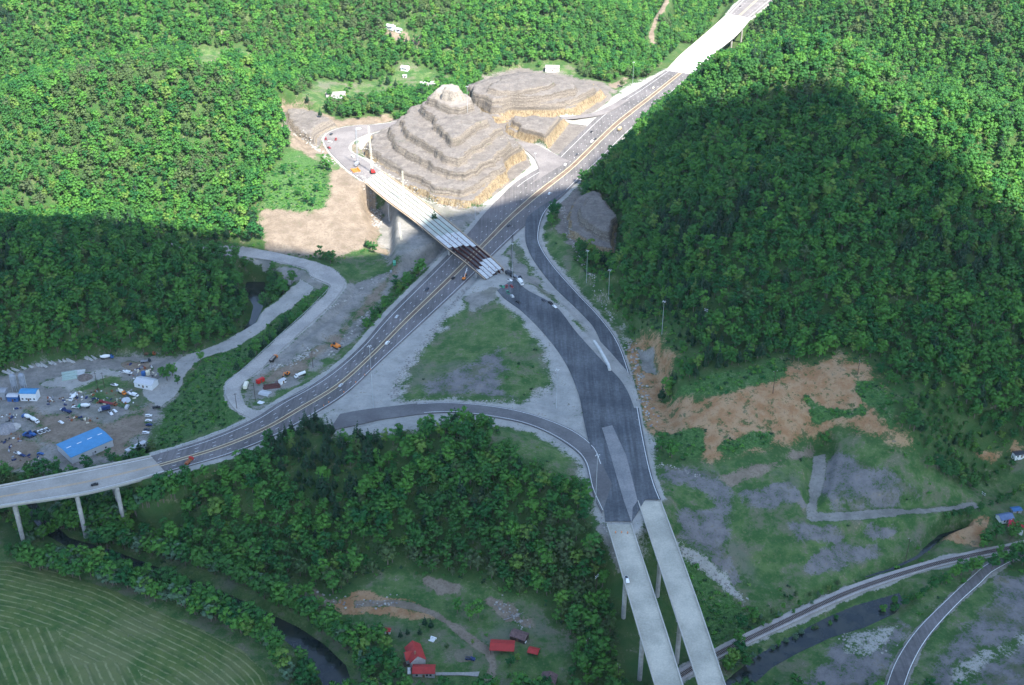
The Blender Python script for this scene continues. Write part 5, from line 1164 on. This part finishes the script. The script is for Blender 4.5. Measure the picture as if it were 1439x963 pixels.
lorry(731.7, 399, (735,403), 'box', 'white', 'white', 'white box truck parked right of the crane', z=7.9, L=8)
lorry(727, 391, (733,393), 'flat', 'dark', 'grey', 'dark flatbed truck behind the white box truck', z=8, L=8)
crane(716.5, 387, (722,390), 'dark', 'truck crane with a tall dark boom at the near end of the overpass', z=8.1, length=36, lean=.05, base='truck', boomcol='dark')
crane(523.7, 243, (520,236), 'red', 'red crawler crane at the far end of the overpass', z=9.1, length=44, lean=.12)
crane(570, 312, (566,306), 'yellow', 'yellow crane standing below the overpass with its boom rising past the deck', z=-13, length=48, lean=.03)
crane(567.5, 357, (562,352), 'maroon', 'maroon crawler crane on the gravel under the sunlit bank', z=-9, length=26, lean=.2)
crane(502, 232, (505,228), 'grey', 'slim grey crane by the orange heap at the road bend', z=9.1, length=34, lean=.05, base='truck', boomcol='silver')
e = excavator(652, 393, (657,386), 'orange', 'orange lift with a long white arm reaching up to the overpass', z=0.05, name='boom_lift'); MB().bar((1,0,2),(9,0,6.5),.3).build('long_arm', paint_m('white'), e)
excavator(604, 355, (598,357), 'orange', 'orange wheel loader on the gravel below the overpass', z=-6, name='wheel_loader')
excavator(473, 489, (466,487), 'orange', 'orange bulldozer by the white rubble near the highway', name='bulldozer', s=1.5)
excavator(404, 527, (400,531), 'orange', 'small orange excavator beside the stacked steel', s=1.0)
lorry(385, 506, (391,500), 'dump', 'orange', 'black', 'orange dump truck with a black body beside the stone pile', L=9)
lorry(554.4, 372, (554,362), 'box', 'white', 'green', 'green and white truck on the dirt track below the bank', L=8)
car(549.4, 382.5, (549,375), 'car', 'grey', 'grey car on the dirt track behind the green truck'); car(570.7, 388, (577,387), 'pickup', 'black', 'black pickup on the gravel near the highway edge')
lorry(346, 544, (349,534), 'box', 'cream', 'cream', 'cream box truck parked inside the road loop', L=9)
lorry(422, 529, (412,533), 'tank', 'white', 'white', 'white tank truck at the end of the steel stacks', L=9)
for px, py, k, c, lb, to in [(465.5,189.5,'suv','dark','dark car at the top of the sunlit road bend',(470,186)),(458,196,'pickup','red','red pickup on the outer edge of the sunlit bend',(458,190)),(462.5,208.5,'pickup','maroon','maroon pickup lower on the sunlit bend',(466,211)),(472,196.5,'pickup','red','red pickup standing in the middle of the sunlit bend',(474,190)),(464,200,'car','white','white car between the red pickups on the sunlit bend',(470,201)),(504,182.5,'van','white','white van at the start of the sunlit bend',(509,181)),(496,221,'suv','white','white car near the orange heap by the crane',(500,224))]:
    car(px, py, to, k, c, lb, z=9.1, group='vehicles on the unfinished road')
# orange heap of bundled material, works huts, steel stacks
def heap(px, py, z, r, m, label, cat, name='stone_heap', h=.45, seed=1):
    p = at(px, py, z); rnd = np.random.default_rng(seed); V = []; F = []; n = 14; rings = 5
    for j in range(rings+1):
        t = j/rings
        for k in range(n): a = k*6.2832/n; q = r*(1-t*.92)*(1+rnd.uniform(-.12, .12)); V.append((math.cos(a)*q, math.sin(a)*q, (r*h)*math.sin(t*1.57)*(1+rnd.uniform(-.12, .12))-(.5 if j == 0 else 0)))
    for j in range(rings):
        for k in range(n): F.append((j*n+k, j*n+(k+1) % n, (j+1)*n+(k+1) % n, (j+1)*n+k))
    F.append(tuple(rings*n+k for k in range(n))); o = mesh_obj(name, V, F, m); o.location = p; return tag(o, label, cat)
def stack(px, py, to, n, L, wd, m, label, name='steel_stack', z=None, cat='stack', h=.35):
    p = at(px, py, z); e = empty(name, p, head((px, py), to, z), label, cat)
    for k in range(n): MB().box(-L/2+random.uniform(-.4,.4), L/2+random.uniform(-.4,.4), (k-n/2)*wd, (k-n/2)*wd+wd*.7, 0, h*random.uniform(.7,1.6)).build('beam', m, e)
    return e
stack(500, 240, (505,246), 6, 9, 1.3, paint_m('orange'), 'bundles of orange forms heaped beside the overpass start', z=9.0, h=1.0, name='form_stack')
stack(382, 543, (398,541), 5, 12, 1.4, RUST, 'long rusty beams stacked inside the road loop'); stack(392, 537, (404,534), 3, 6, 1.5, mat('weathered_steel', (.16,.12,.11), .7), 'short dark beams behind the long rusty ones')
stack(372, 553, (390,556), 6, 8, 1.0, paint_m('silver'), 'pale pipes laid in a row beside the rusty beams', h=.6, name='pipe_stack')
building('shipping_container', 366, 537, None, head((366,537),(374,533)), 6, 2.6, 2.6, .15, 'red', 'red', 'bright red container beside the rusty beams', 'container', over=0.0, wins=0)
building('site_shed', 397, 538, None, head((397,538),(405,534)), 5, 3, 2.6, .3, 'silver', 'white', 'small white shed at the end of the rusty beams', 'shed', over=.1, wins=1)
stack(367, 566, (375,566), 3, 5, 1.2, paint_m('white'), 'scattered white boards on the grass at the road loop', h=.3, name='board_stack')
bx_ = [(835,480),(842,490),(849,502),(855,513),(857,520)]; bw = [at(a, b, 4.7) for a, b in bx_]; arr = np.array(bw); V = []; F = []
for k, p in enumerate(bw):
    t = bw[min(k+1, 4)]-bw[max(k-1, 0)]; t /= np.linalg.norm(t); n_ = np.array([-t[1], t[0], 0]); q = p-bw[0]
    V += [tuple(q+n_*1.3+(0,0,-2.6)), tuple(q+n_*.8+(0,0,1.1)), tuple(q-n_*.8+(0,0,1.1)), tuple(q-n_*1.3+(0,0,-2.6))]
for k in range(4):
    for q in range(4): F.append((k*4+q, (k+1)*4+q, (k+1)*4+(q+1) % 4, k*4+(q+1) % 4))
F += [(0,1,2,3),(19,18,17,16)]; ob = mesh_obj('concrete_barrier', V, F, PANEL); ob.location = bw[0]; tag(ob, 'long curved white concrete barrier between the dark ramp and carriageway', 'barrier')
# traffic barrels
def barrel(px, py, z, label, group):
    p = at(px, py, z); e = empty('traffic_barrel', (p[0], p[1], p[2]+.06), 0, label, 'traffic barrel', group); MB().lathe([(.34,0),(.33,.4),(.27,1.05)], (0,0,0), 10).build('body', paint_m('orange'), e); MB().lathe([(.325,.45),(.315,.6)], (0,0,0), 10).build('stripe', paint_m('white'), e); MB().lathe([(.42,0),(.42,.08)], (0,0,0), 10).build('base', TYRE, e)
for a, b in ((520.8,520),(512.5,527.5),(500,538),(483.3,551.7),(462,566),(455,571)): barrel(a, b, 0.03, 'orange traffic barrel on the near edge line of the highway', 'traffic barrels along the highway')
for a, b in ((865,749),(873.5,749),(882,749.5)): barrel(a, b, 2.05, 'orange traffic barrel closing the near twin bridge', 'traffic barrels on the left twin bridge')
# light masts and poles
for a, b, t, z, lb in [(525,574,487,None,'tallest looking light mast between the highway and the lower wood'),(837,706,640,None,'light mast between the black road and its left shoulder'),(782,574,520,None,'light mast at the right corner of the grassy triangle'),(720,392,343,None,'light mast beside the truck crane at the overpass end'),(855,420,380,None,'light mast above the bend of the dark ramp on the slope'),(824,398,353,None,'light mast at the foot of the big wooded hill'),(930,470,424,None,'light mast on the brushy slope above the orange cut'),(752,238,216,None,'light mast at the inside of the short sunlit ramp'),(889,119,88,None,'light mast near the white far bridge'),(657,158,122,None,'light mast between the two terraced rocks'),(668,311,292,None,'light mast at the foot of the terraced rock in shadow')]:
    mast(a, b, t, lb, 'lamp', z, 'light masts round the interchange')
for a, b, t, k, lb in [(440,517,494,'u','utility pole beside the dirt track and highway'),(359,563,535,'u','utility pole inside the road loop'),(333,575,553,'u','utility pole at the outer side of the road loop'),(1086,553,521,'u','dark utility pole standing on the orange bank'),(1205,527,507,'u','dark utility pole at the top right of the orange bank'),(837,850,808,'h','utility pole with two pale crossarms by the left twin bridge'),(990,462,434,'h','utility pole with pale crossarms on the big wooded hill'),(138,549,524,'u','utility pole in the green strip of the works yard'),(147,545,524,'u','thin utility pole behind the other in the works yard'),(551,108,90,'u','utility pole by the far white house'),(435,156,132,'u','utility pole left of the large far house'),(1379,708,692,'h','pole with pale crossarms at the end of the gravel track'),(868,962,935,'u','bare pole in the brush left of the twin bridges'),(1272,790,758,'u','utility pole near the railway and stream'),(825,925,898,'u','pale topped pole in the brush above the brown barn')]:
    mast(a, b, t, lb, k, None, 'utility poles')
rail('guard_rail', [(316,557),(318,540),(349,513),(393,472),(433,436),(457,412),(463,404)], STEEL, 'guard rail along the outer edge of the old looping road')
rail('guard_rail', [(346,592),(288,615),(225,637)], STEEL, 'guard rail on the far side of the highway near the left bridge')
rail('guard_rail', [(372,573),(395,565),(425,551),(456,530),(465,520)], STEEL, 'guard rail between the grass strip and the highway')
# ------------------------------------------------------------------ works yard
BLUE = mat('blue_roof', (.07,.25,.45), .45, .08, .3)
zy = -22.9
a0, a1 = P(72.5,628.3,-17.5), P(130.8,604,-17.5); a3 = P(106.7,639,-17.5); cB = (a1+a3)/2; LL = np.linalg.norm(a1-a0); WW = np.linalg.norm(a3-a0)
e = building('warehouse', 118, 622, -17.5, math.atan2(a1[1]-a0[1], a1[0]-a0[0]), LL, WW, 5.2, 1.1, BLUE, 'silver', 'long shed with a bright blue roof and white skylights', 'warehouse', over=.3, wins=3, skylights=4); e.location = (cB[0], cB[1], zy)
building('batch_plant', 43, 560, zy, R(-2), 12, 7, 6.5, 1.2, BLUE, 'white', 'two storey white building with a blue roof beside the silos', 'building', wins=4)
building('shed', 20, 562, zy, R(-2), 8, 5, 4.2, .6, 'silver', 'blue', 'small blue walled shed left of the blue roofed building', 'shed', wins=1)
building('shed', 4, 559, zy, R(0), 7, 6, 6.5, .5, 'grey', 'grey', 'tall grey shed at the left edge of the yard', 'shed', wins=0)
for a, b, lb in ((22,550,'left grey silo behind the small blue shed'),(34.5,549,'right grey silo behind the blue roofed building')):
    p = at(a, b, zy); e = empty('silo', p, 0, lb, 'silo'); MB().lathe([(1.0,3),(2.2,5.5),(2.2,13.5),(1.5,14.6),(.3,15)], (0,0,0), 14).build('tank', mat('silo_metal', (.28,.30,.33), .5, .15, .5), e)
    for q in range(4): c, s_ = math.cos(q*1.57+.78)*2, math.sin(q*1.57+.78)*2; MB().bar((c,s_,-.5),(c,s_,6),.16,5).build('leg', STEEL, e)
    MB().bar((2.3,0,0),(2.3,0,14),.2,5).build('ladder', STEEL, e)
building('shed', 206, 541, -22.5, R(-18), 15, 9, 3.6, 1.6, 'silver', 'white', 'white shed with a pale gabled roof right of the green strip', 'shed', wins=2)
YV = [('mixer',151,504,(160,503),'blue','white','blue and white mixer truck on the upper yard track',9.5),('flat',211,499,(218,499),'rust','brown','rusty flatbed truck at the far end of the upper yard track',9),('mixer',38,588,(32,586),'blue','white','blue cabbed mixer truck above the pair of blue trucks',8.5),('mixer',49,593,(57,597),'white','white','white mixer truck next to the blue cabbed one',8.5),
 ('flat',39,614,(33,612),'blue','navy','blue flatbed truck lower left in the yard',7.5),('flat',45,611.5,(39,609),'navy','blue','navy truck parked tight beside the blue flatbed',7.5),('mixer',118,573,(110,573),'green','white','green mixer truck with a white drum',9),('flat',94,579,(88,577),'navy','navy','navy flatbed truck left of the green mixer',8.5),('mixer',103,561,(98,566),'white','white','white mixer truck in the weeds at mid yard',8),
 ('box',147,577,(139,579),'silver','navy','truck with a dark blue box right of the green mixer',8.5),('flat',152,568,(166,571),'rust','maroon','long rust red trailer truck behind the blue box truck',15),('flat',205,509,(212,508),'dark','grey','dark flatbed truck parked at the tan clearing',8),('mixer',172,553.5,(177,556),'orange','cream','orange mixer truck standing in the weeds',7)]
for s, px, py, to, c1, c2, lb, L_ in YV: lorry(px, py, to, s, c1, c2, lb, z=zy, L=L_, group='trucks in the works yard')
YC = [(86,594.5,(91,597),'car','white','white car alone in the middle of the yard'),(55,609,(50,606),'pickup','white','white pickup, left one of three side by side'),(60.5,607,(56,604),'pickup','white','white pickup, middle one of three side by side'),(66.5,605,(62,602),'pickup','white','white pickup, right one of three side by side'),(50.5,608,(46,606),'car','dark','dark car beside the three white pickups'),(88,577,(84,575),'car','white','white car tucked in front of the navy truck'),(106.5,573.5,(101,573),'pickup','white','white pickup left of the green mixer'),
 (156,582,(159,586),'pickup','white','white pickup in front of the blue box truck'),(161.5,578.5,(165,581),'car','white','white car right of the blue box truck'),(179,573.5,(182,568),'van','silver','silver van alone right of the trucks'),(220,573.5,(228,573),'pickup','black','black pickup at the top of the row by the scrub'),(209,585.5,(216,585),'suv','white','white car first in the row by the scrub'),(209,592,(216,592),'car','white','white car second in the row by the scrub'),(209.7,598,(217,598),'car','navy','navy car third in the row by the scrub'),(206.7,604.5,(214,604.5),'car','dark','dark car fourth in the row by the scrub'),(205,609.5,(212,609.5),'suv','white','white car last in the row by the scrub'),
 (161,542,(166,543),'pickup','white','white pickup between the weeds and the white shed'),(182,553.8,(187,556),'car','white','white car right of the orange mixer'),(190,556.5,(195,558),'van','white','white van near the heap under a pale cover'),(25,638,(31,640),'pickup','white','white pickup near the lower left yard corner'),(32,641,(38,643),'car','navy','navy car behind the lower left pickup'),(57,638.5,(63,639),'car','blue','blue car left of the blue roofed shed'),(181,525,(186,526),'van','white','white van near the blue tank'),(173,523.5,(178,524),'pickup','white','white pickup left of the white van near the blue tank')]
for px, py, to, k, c, lb in YC: car(px, py, to, k, c, lb, z=zy, group='vehicles parked in the works yard')
for px, py, c, lb in ((202,527.5,'blue','upright blue tank near the round tree'),(208,526.5,'cream','upright cream tank beside the blue one')):
    p = at(px, py, zy); e = empty('storage_tank', p, 0, lb, 'tank'); MB().lathe([(1.7,0),(1.7,3),(1.2,3.6),(.3,3.8)], (0,0,0), 12).build('tank_body', paint_m(c), e); MB().lathe([(.3,3.78),(.3,4.1)], (0,0,0), 8).build('cap', paint_m('grey'), e)
e = building('trailer', 191.7, 632, -20, head((181,638),(203,627),-20), 15, 3.6, 3.0, .35, 'silver', 'silver', 'long pale trailer at the lower right corner of the yard', 'trailer', over=.1, wins=4)
heap(177, 562, zy, 3.6, mat('pale_cover', (.5,.53,.56), .8), 'low heap under a pale grey cover', 'heap'); heap(10, 603, zy, 8, surface('crushed_stone', (.22,.21,.21), (.32,.30,.29), .3, 1.5, .3), 'large heap of grey stone at the left edge of the yard', 'heap', seed=4)
heap(20, 600, zy, 5, mat('pale_sand', (.45,.42,.38), .9, .2), 'pale sand heap right of the grey stone heap', 'heap', seed=6)
heap(120, 531, zy, 6, mat('dark_stone', (.17,.14,.12), .9, .3), 'dark brown heap among the pale slabs', 'heap', seed=8)
stack(98, 528, (110,526), 6, 11, 2.2, mat('greenish_slab', (.38,.48,.42), .8, .1), 'pale green slabs laid side by side at mid yard', z=zy, h=.8, name='slab_stack')
stack(112, 524, (121,523), 4, 8, 2.0, mat('white_slab', (.55,.57,.55), .8, .1), 'whitish slabs right of the pale green ones', z=zy, h=.6, name='slab_stack')
for px, py in [(9,524),(15,523),(21,520),(31,517),(41,515),(46,511),(51,513),(56,513.5),(62,514),(69,510),(75,510.5),(82,507),(88,506.5),(94,506),(100,508),(120,503),(126,504.5),(131,502.5)]:
    o = MB().prism([(-.7,0),(-.7,.35),(-.3,.7),(-.22,1.5),(.22,1.5),(.3,.7),(.7,.35),(.7,0)], -4.2, 4.2).build('concrete_block', surface('block_concrete', (.42,.42,.40), (.52,.51,.48), .5, 1, .15)); p = at(px, py, zy); o.location = p; o.rotation_euler = (0, 0, 1.0+random.uniform(-.15, .15)); o.scale = (1.5, 1, .8); tag(o, 'long pale concrete block laid at the edge of the yard track', 'concrete block', 'concrete blocks along the yard track')
# ------------------------------------------------------------------ farm
RED = mat('red_roof', (.38,.04,.035), .5, .12, .4)
STONE = surface('house_wall', (.32,.31,.30), (.42,.40,.38), .5, 2, .15)
z0 = -28.8
e = building('farmhouse', 584, 926, None, R(108), 12, 8.5, 4.2, 3.6, RED, 'white', 'farmhouse with a steep red roof and cross gable', 'house', wallm=STONE, wins=3, chimney=True)
w_ = MB(); w_.prism([(-3.4,3.4),(0,6.6),(3.4,3.4),(3.4,3.6),(0,6.85),(-3.4,3.6)], -1, 6.2).build('gable_roof', RED, e); g_ = MB(); g_.prism([(-3.1,-1),(-3.1,3.5),(0,6.4),(3.1,3.5),(3.1,-1)], 2, 5.8).build('gable_wing', STONE, e)
MB().box(-4,-1,4.2,7.5,-1,.5).build('porch', DARKW, e)
building('garage', 596, 946, None, R(0), 12, 6.5, 3.0, 1.5, RED, 'grey', 'long garage with a red roof below the farmhouse', 'garage', wallm=STONE, wins=3, over=.3)
building('barn', 706, 913, None, R(-4), 13, 8, 3.2, 1.4, RED, 'brown', 'open fronted red roofed barn by the dirt track', 'barn', openf=True, wallm=DARKW)
building('shed', 750, 919, None, R(-18), 5.5, 4.5, 2.6, 1.1, RED, 'white', 'small red roofed shed right of the red roofed barn', 'shed', openf=True, wallm=DARKW)
building('barn', 730, 897, None, R(-25), 9, 6, 2.8, 1.3, mat('rusty_tin', (.14,.085,.08), .7, .3, .8), 'brown', 'weathered brown barn behind the red roofed barn', 'barn', wallm=DARKW, wins=1)
building('barn', 770, 962, None, R(75), 10, 8, 3.2, 1.6, mat('rusty_tin', (.14,.085,.08)), 'brown', 'old brown roofed barn at the bottom edge', 'barn', wallm=DARKW, wins=1)
building('shed', 545, 889, None, R(-5), 3.2, 2.6, 2.2, .8, RED, 'white', 'tiny red roofed shed above the farmhouse at the trees', 'shed', wins=0)
car(661, 927, (671,929), 'pickup', 'navy', 'dark pickup on the lawn beside the bare oval patch'); car(575, 944, (575,950), 'car', 'white', 'white car between the farmhouse and the garage'); car(734, 902, (740,904), 'car', 'white', 'white car half behind the brown barn')
stack(608, 899, (614,901), 4, 3, .9, paint_m('white'), 'white and green garden things on the lawn', name='garden_furniture', h=.6)
heap(652, 921, None, 6.5, surface('bare_soil', (.13,.12,.08), (.18,.16,.11), .3, 1, .2), 'bare oval patch of soil on the farm lawn', 'soil patch', 'soil_patch', h=.04, seed=3)
p = at(708, 872); e = empty('fallen_tree', p, .4, 'grey fallen dead tree at the edge of the clearing', 'dead tree'); m_ = MB(); m_.bar((0,0,.4),(9,0,.8),.35,6,.15)
for k in range(26): a = random.uniform(0, 6.28); x = random.uniform(4, 9); m_.bar((x,0,.7),(x+math.cos(a)*3+1,math.sin(a)*3,.6+random.uniform(.2,2.2)),.09,4,.03)
m_.build('branches', mat('dead_wood', (.28,.26,.25), .9, .2), e)
# houses at lower right
building('house', 1411, 731, None, R(15), 9, 6, 3, 1.6, mat('blue_grey_roof', (.12,.17,.28), .6), 'white', 'small white house with a blue grey roof', 'house', wins=2)
building('house', 1427, 743, None, R(-25), 9, 7, 3.2, 2.0, mat('crimson_roof', (.5,.03,.06), .5), 'white', 'white house with a crimson roof at the right edge', 'house', wins=2, chimney=True)
building('shed', 1427, 719, None, R(10), 6, 4, 2.2, .6, mat('blue_tarp', (.05,.14,.3), .5), 'grey', 'low blue roofed shed behind the white houses', 'shed', wins=0)
building('mobile_home', 1433, 641, None, R(15), 10, 4, 2.8, .5, 'dark', 'white', 'dark roofed mobile home beside the field at the right edge', 'mobile home', wins=3)
# far houses
GR = mat('grey_shingle', (.30,.27,.26), .8, .1)
building('house', 472, 137, None, R(12), 22, 11, 3.4, 3.2, GR, 'white', 'large white house with a grey roof at the left of the far valley', 'house', wins=5)
building('house', 549, 40, None, R(-30), 10, 7, 3.4, 1.6, 'white', 'white', 'white roofed house highest on the far wooded hill', 'house', wins=2)
building('shed', 560, 44, None, R(-30), 8, 5, 3, 1.2, 'silver', 'white', 'pale shed beside the highest far house', 'shed', wins=1)
building('house', 569.5, 98, None, R(-20), 9, 7, 3.2, 1.8, 'white', 'white', 'white house beside the dark evergreens in the far valley', 'house', wins=2)
building('shed', 569, 109, None, R(-10), 4.5, 3.5, 2.6, .8, 'silver', 'white', 'tiny white shed on the far lawn', 'shed', wins=1)
building('house', 601, 120, None, R(8), 17, 8, 3, 1.4, 'white', 'white', 'long white house just behind the peak of the terraced rock', 'house', wins=3)
building('house', 776.5, 99, None, R(-6), 17, 9, 4.2, 2.4, GR, 'white', 'white house with a grey roof among trees behind the second rock', 'house', wins=4)
# ------------------------------------------------------------------ loose rock
RK = []
for k in range(4):
    rnd = np.random.default_rng(200+k); bm = bmesh.new(); bmesh.ops.create_icosphere(bm, subdivisions=1, radius=.7)
    for v in bm.verts: v.co *= 1+rnd.uniform(-.3, .3); v.co.z *= .7
    me = bpy.data.meshes.new('rock'); bm.to_mesh(me); bm.free(); n = None
    me.materials.append(surface('rock_pale' if k % 2 else 'rock_grey', (.32,.31,.28) if k % 2 else (.2,.19,.18), (.45,.43,.38) if k % 2 else (.3,.28,.26), .4, 1, .2)); RK.append(bpy.data.objects.new('rock', me))
rx = []; ry = []; rs = []
def rocks(pts, width, dens, smin, smax):
    w = np.array([at(a, b)[:2] for a, b in pts])
    for k in range(len(w)-1):
        L = np.linalg.norm(w[k+1]-w[k]); n = int(L*width*dens)
        for _ in range(n):
            t = random.random(); q = w[k]+(w[k+1]-w[k])*t; d = (w[k+1]-w[k])/L; s = random.gauss(0, width/3); rx.append(q[0]-d[1]*s); ry.append(q[1]+d[0]*s); rs.append(random.uniform(smin, smax))
rocks([(655,405),(640,425),(612,462),(580,505),(560,535),(553,560)], 6, .5, .5, 1.3)
rocks([(560,566),(640,566),(740,564),(770,545),(780,522)], 3, .35, .4, .9)
rocks([(378,518),(400,512),(425,503),(440,490)], 7, .6, .6, 1.5)
rocks([(460,500),(478,486),(500,462),(520,440)], 5, .3, .6, 1.8)
rocks([(425,452),(470,430),(520,400),(545,385)], 4, .25, .6, 1.6)
rocks([(945,768),(985,795),(1020,822),(1050,846)], 4, .6, .4, 1.0)
rocks([(925,652),(960,662),(990,672)], 3, .5, .4, 1.0); rocks([(845,728),(850,750),(860,775),(872,800)], 4, .5, .4, 1.0)
rocks([(500,240),(520,265),(528,290),(530,320)], 8, .25, .8, 2.2); rocks([(535,250),(570,285),(610,305),(640,310)], 9, .25, .6, 2.0)
rocks([(512,207),(535,240),(575,268),(620,290),(660,292)], 4, .4, .5, 1.6); rocks([(790,290),(800,330),(815,360),(835,400),(862,450)], 4, .3, .5, 1.3)
rocks([(885,480),(895,520),(905,560),(915,600)], 8, .15, .6, 1.8); rocks([(400,825),(440,835),(480,850),(560,845)], 8, .12, .5, 1.3); rocks([(695,848),(720,860),(740,885)], 7, .25, .5, 1.3)
rocks([(1180,895),(1220,905),(1250,890)], 14, .12, .5, 1.4); rocks([(395,165),(420,190),(445,210),(470,232)], 6, .2, .6, 1.8); rocks([(700,195),(735,210),(760,232)], 2, .4, .4, 1.0)
rx = np.array(rx); ry = np.array(ry)
scatter('loose_rocks', rx, ry, hgt(rx, ry), rng.integers(0, 4, len(rx)), np.array(rs), rng.uniform(0, 6.28, len(rx)), RK, 'riprap and rubble along the roads and cuts')

# scrap lying about in the works yard
SCR = []
for k, c in enumerate(('white','rust','navy','grey','brown','cream','dark')):
    rnd = np.random.default_rng(300+k); b = MB()
    for q in range(3): x, y, a_ = rnd.uniform(-.8, .8), rnd.uniform(-.8, .8), rnd.uniform(.3, 1.1); b.box(x-a_, x+a_, y-.3, y+.3, 0, rnd.uniform(.3, 1.2), .05, .05)
    SCR.append(bpy.data.objects.new('scrap', b.mesh('scrap', paint_m(c))))
sx = []; sy = []
def strew(pix, n):
    poly = [P(a, b, zy) for a, b in pix]; q = np.array(poly); k = 0
    while k < n:
        x = random.uniform(q[:, 0].min(), q[:, 0].max()); y = random.uniform(q[:, 1].min(), q[:, 1].max())
        if sdf(poly, np.array([x]), np.array([y]))[0] > 0: sx.append(x); sy.append(y); k += 1
strew([(100,552),(150,545),(190,548),(195,572),(160,578),(130,566),(95,572)], 75); strew([(175,512),(218,512),(222,530),(185,533)], 34); strew([(55,556),(95,560),(95,570),(58,568)], 22); strew([(0,570),(30,572),(20,595),(0,598)], 16)
strew([(0,605),(35,612),(30,630),(0,640)], 22); strew([(85,585),(140,588),(132,596),(90,590)], 14); strew([(20,640),(70,640),(60,655),(15,655)], 16)
sx = np.array(sx); sy = np.array(sy)
scatter('scrap_heaps', sx, sy, hgt(sx, sy), rng.integers(0, 7, len(sx)), rng.uniform(.4, 1.1, len(sx)), rng.uniform(0, 6.28, len(sx)), SCR, 'scrap, drums and small parts strewn about the works yard')
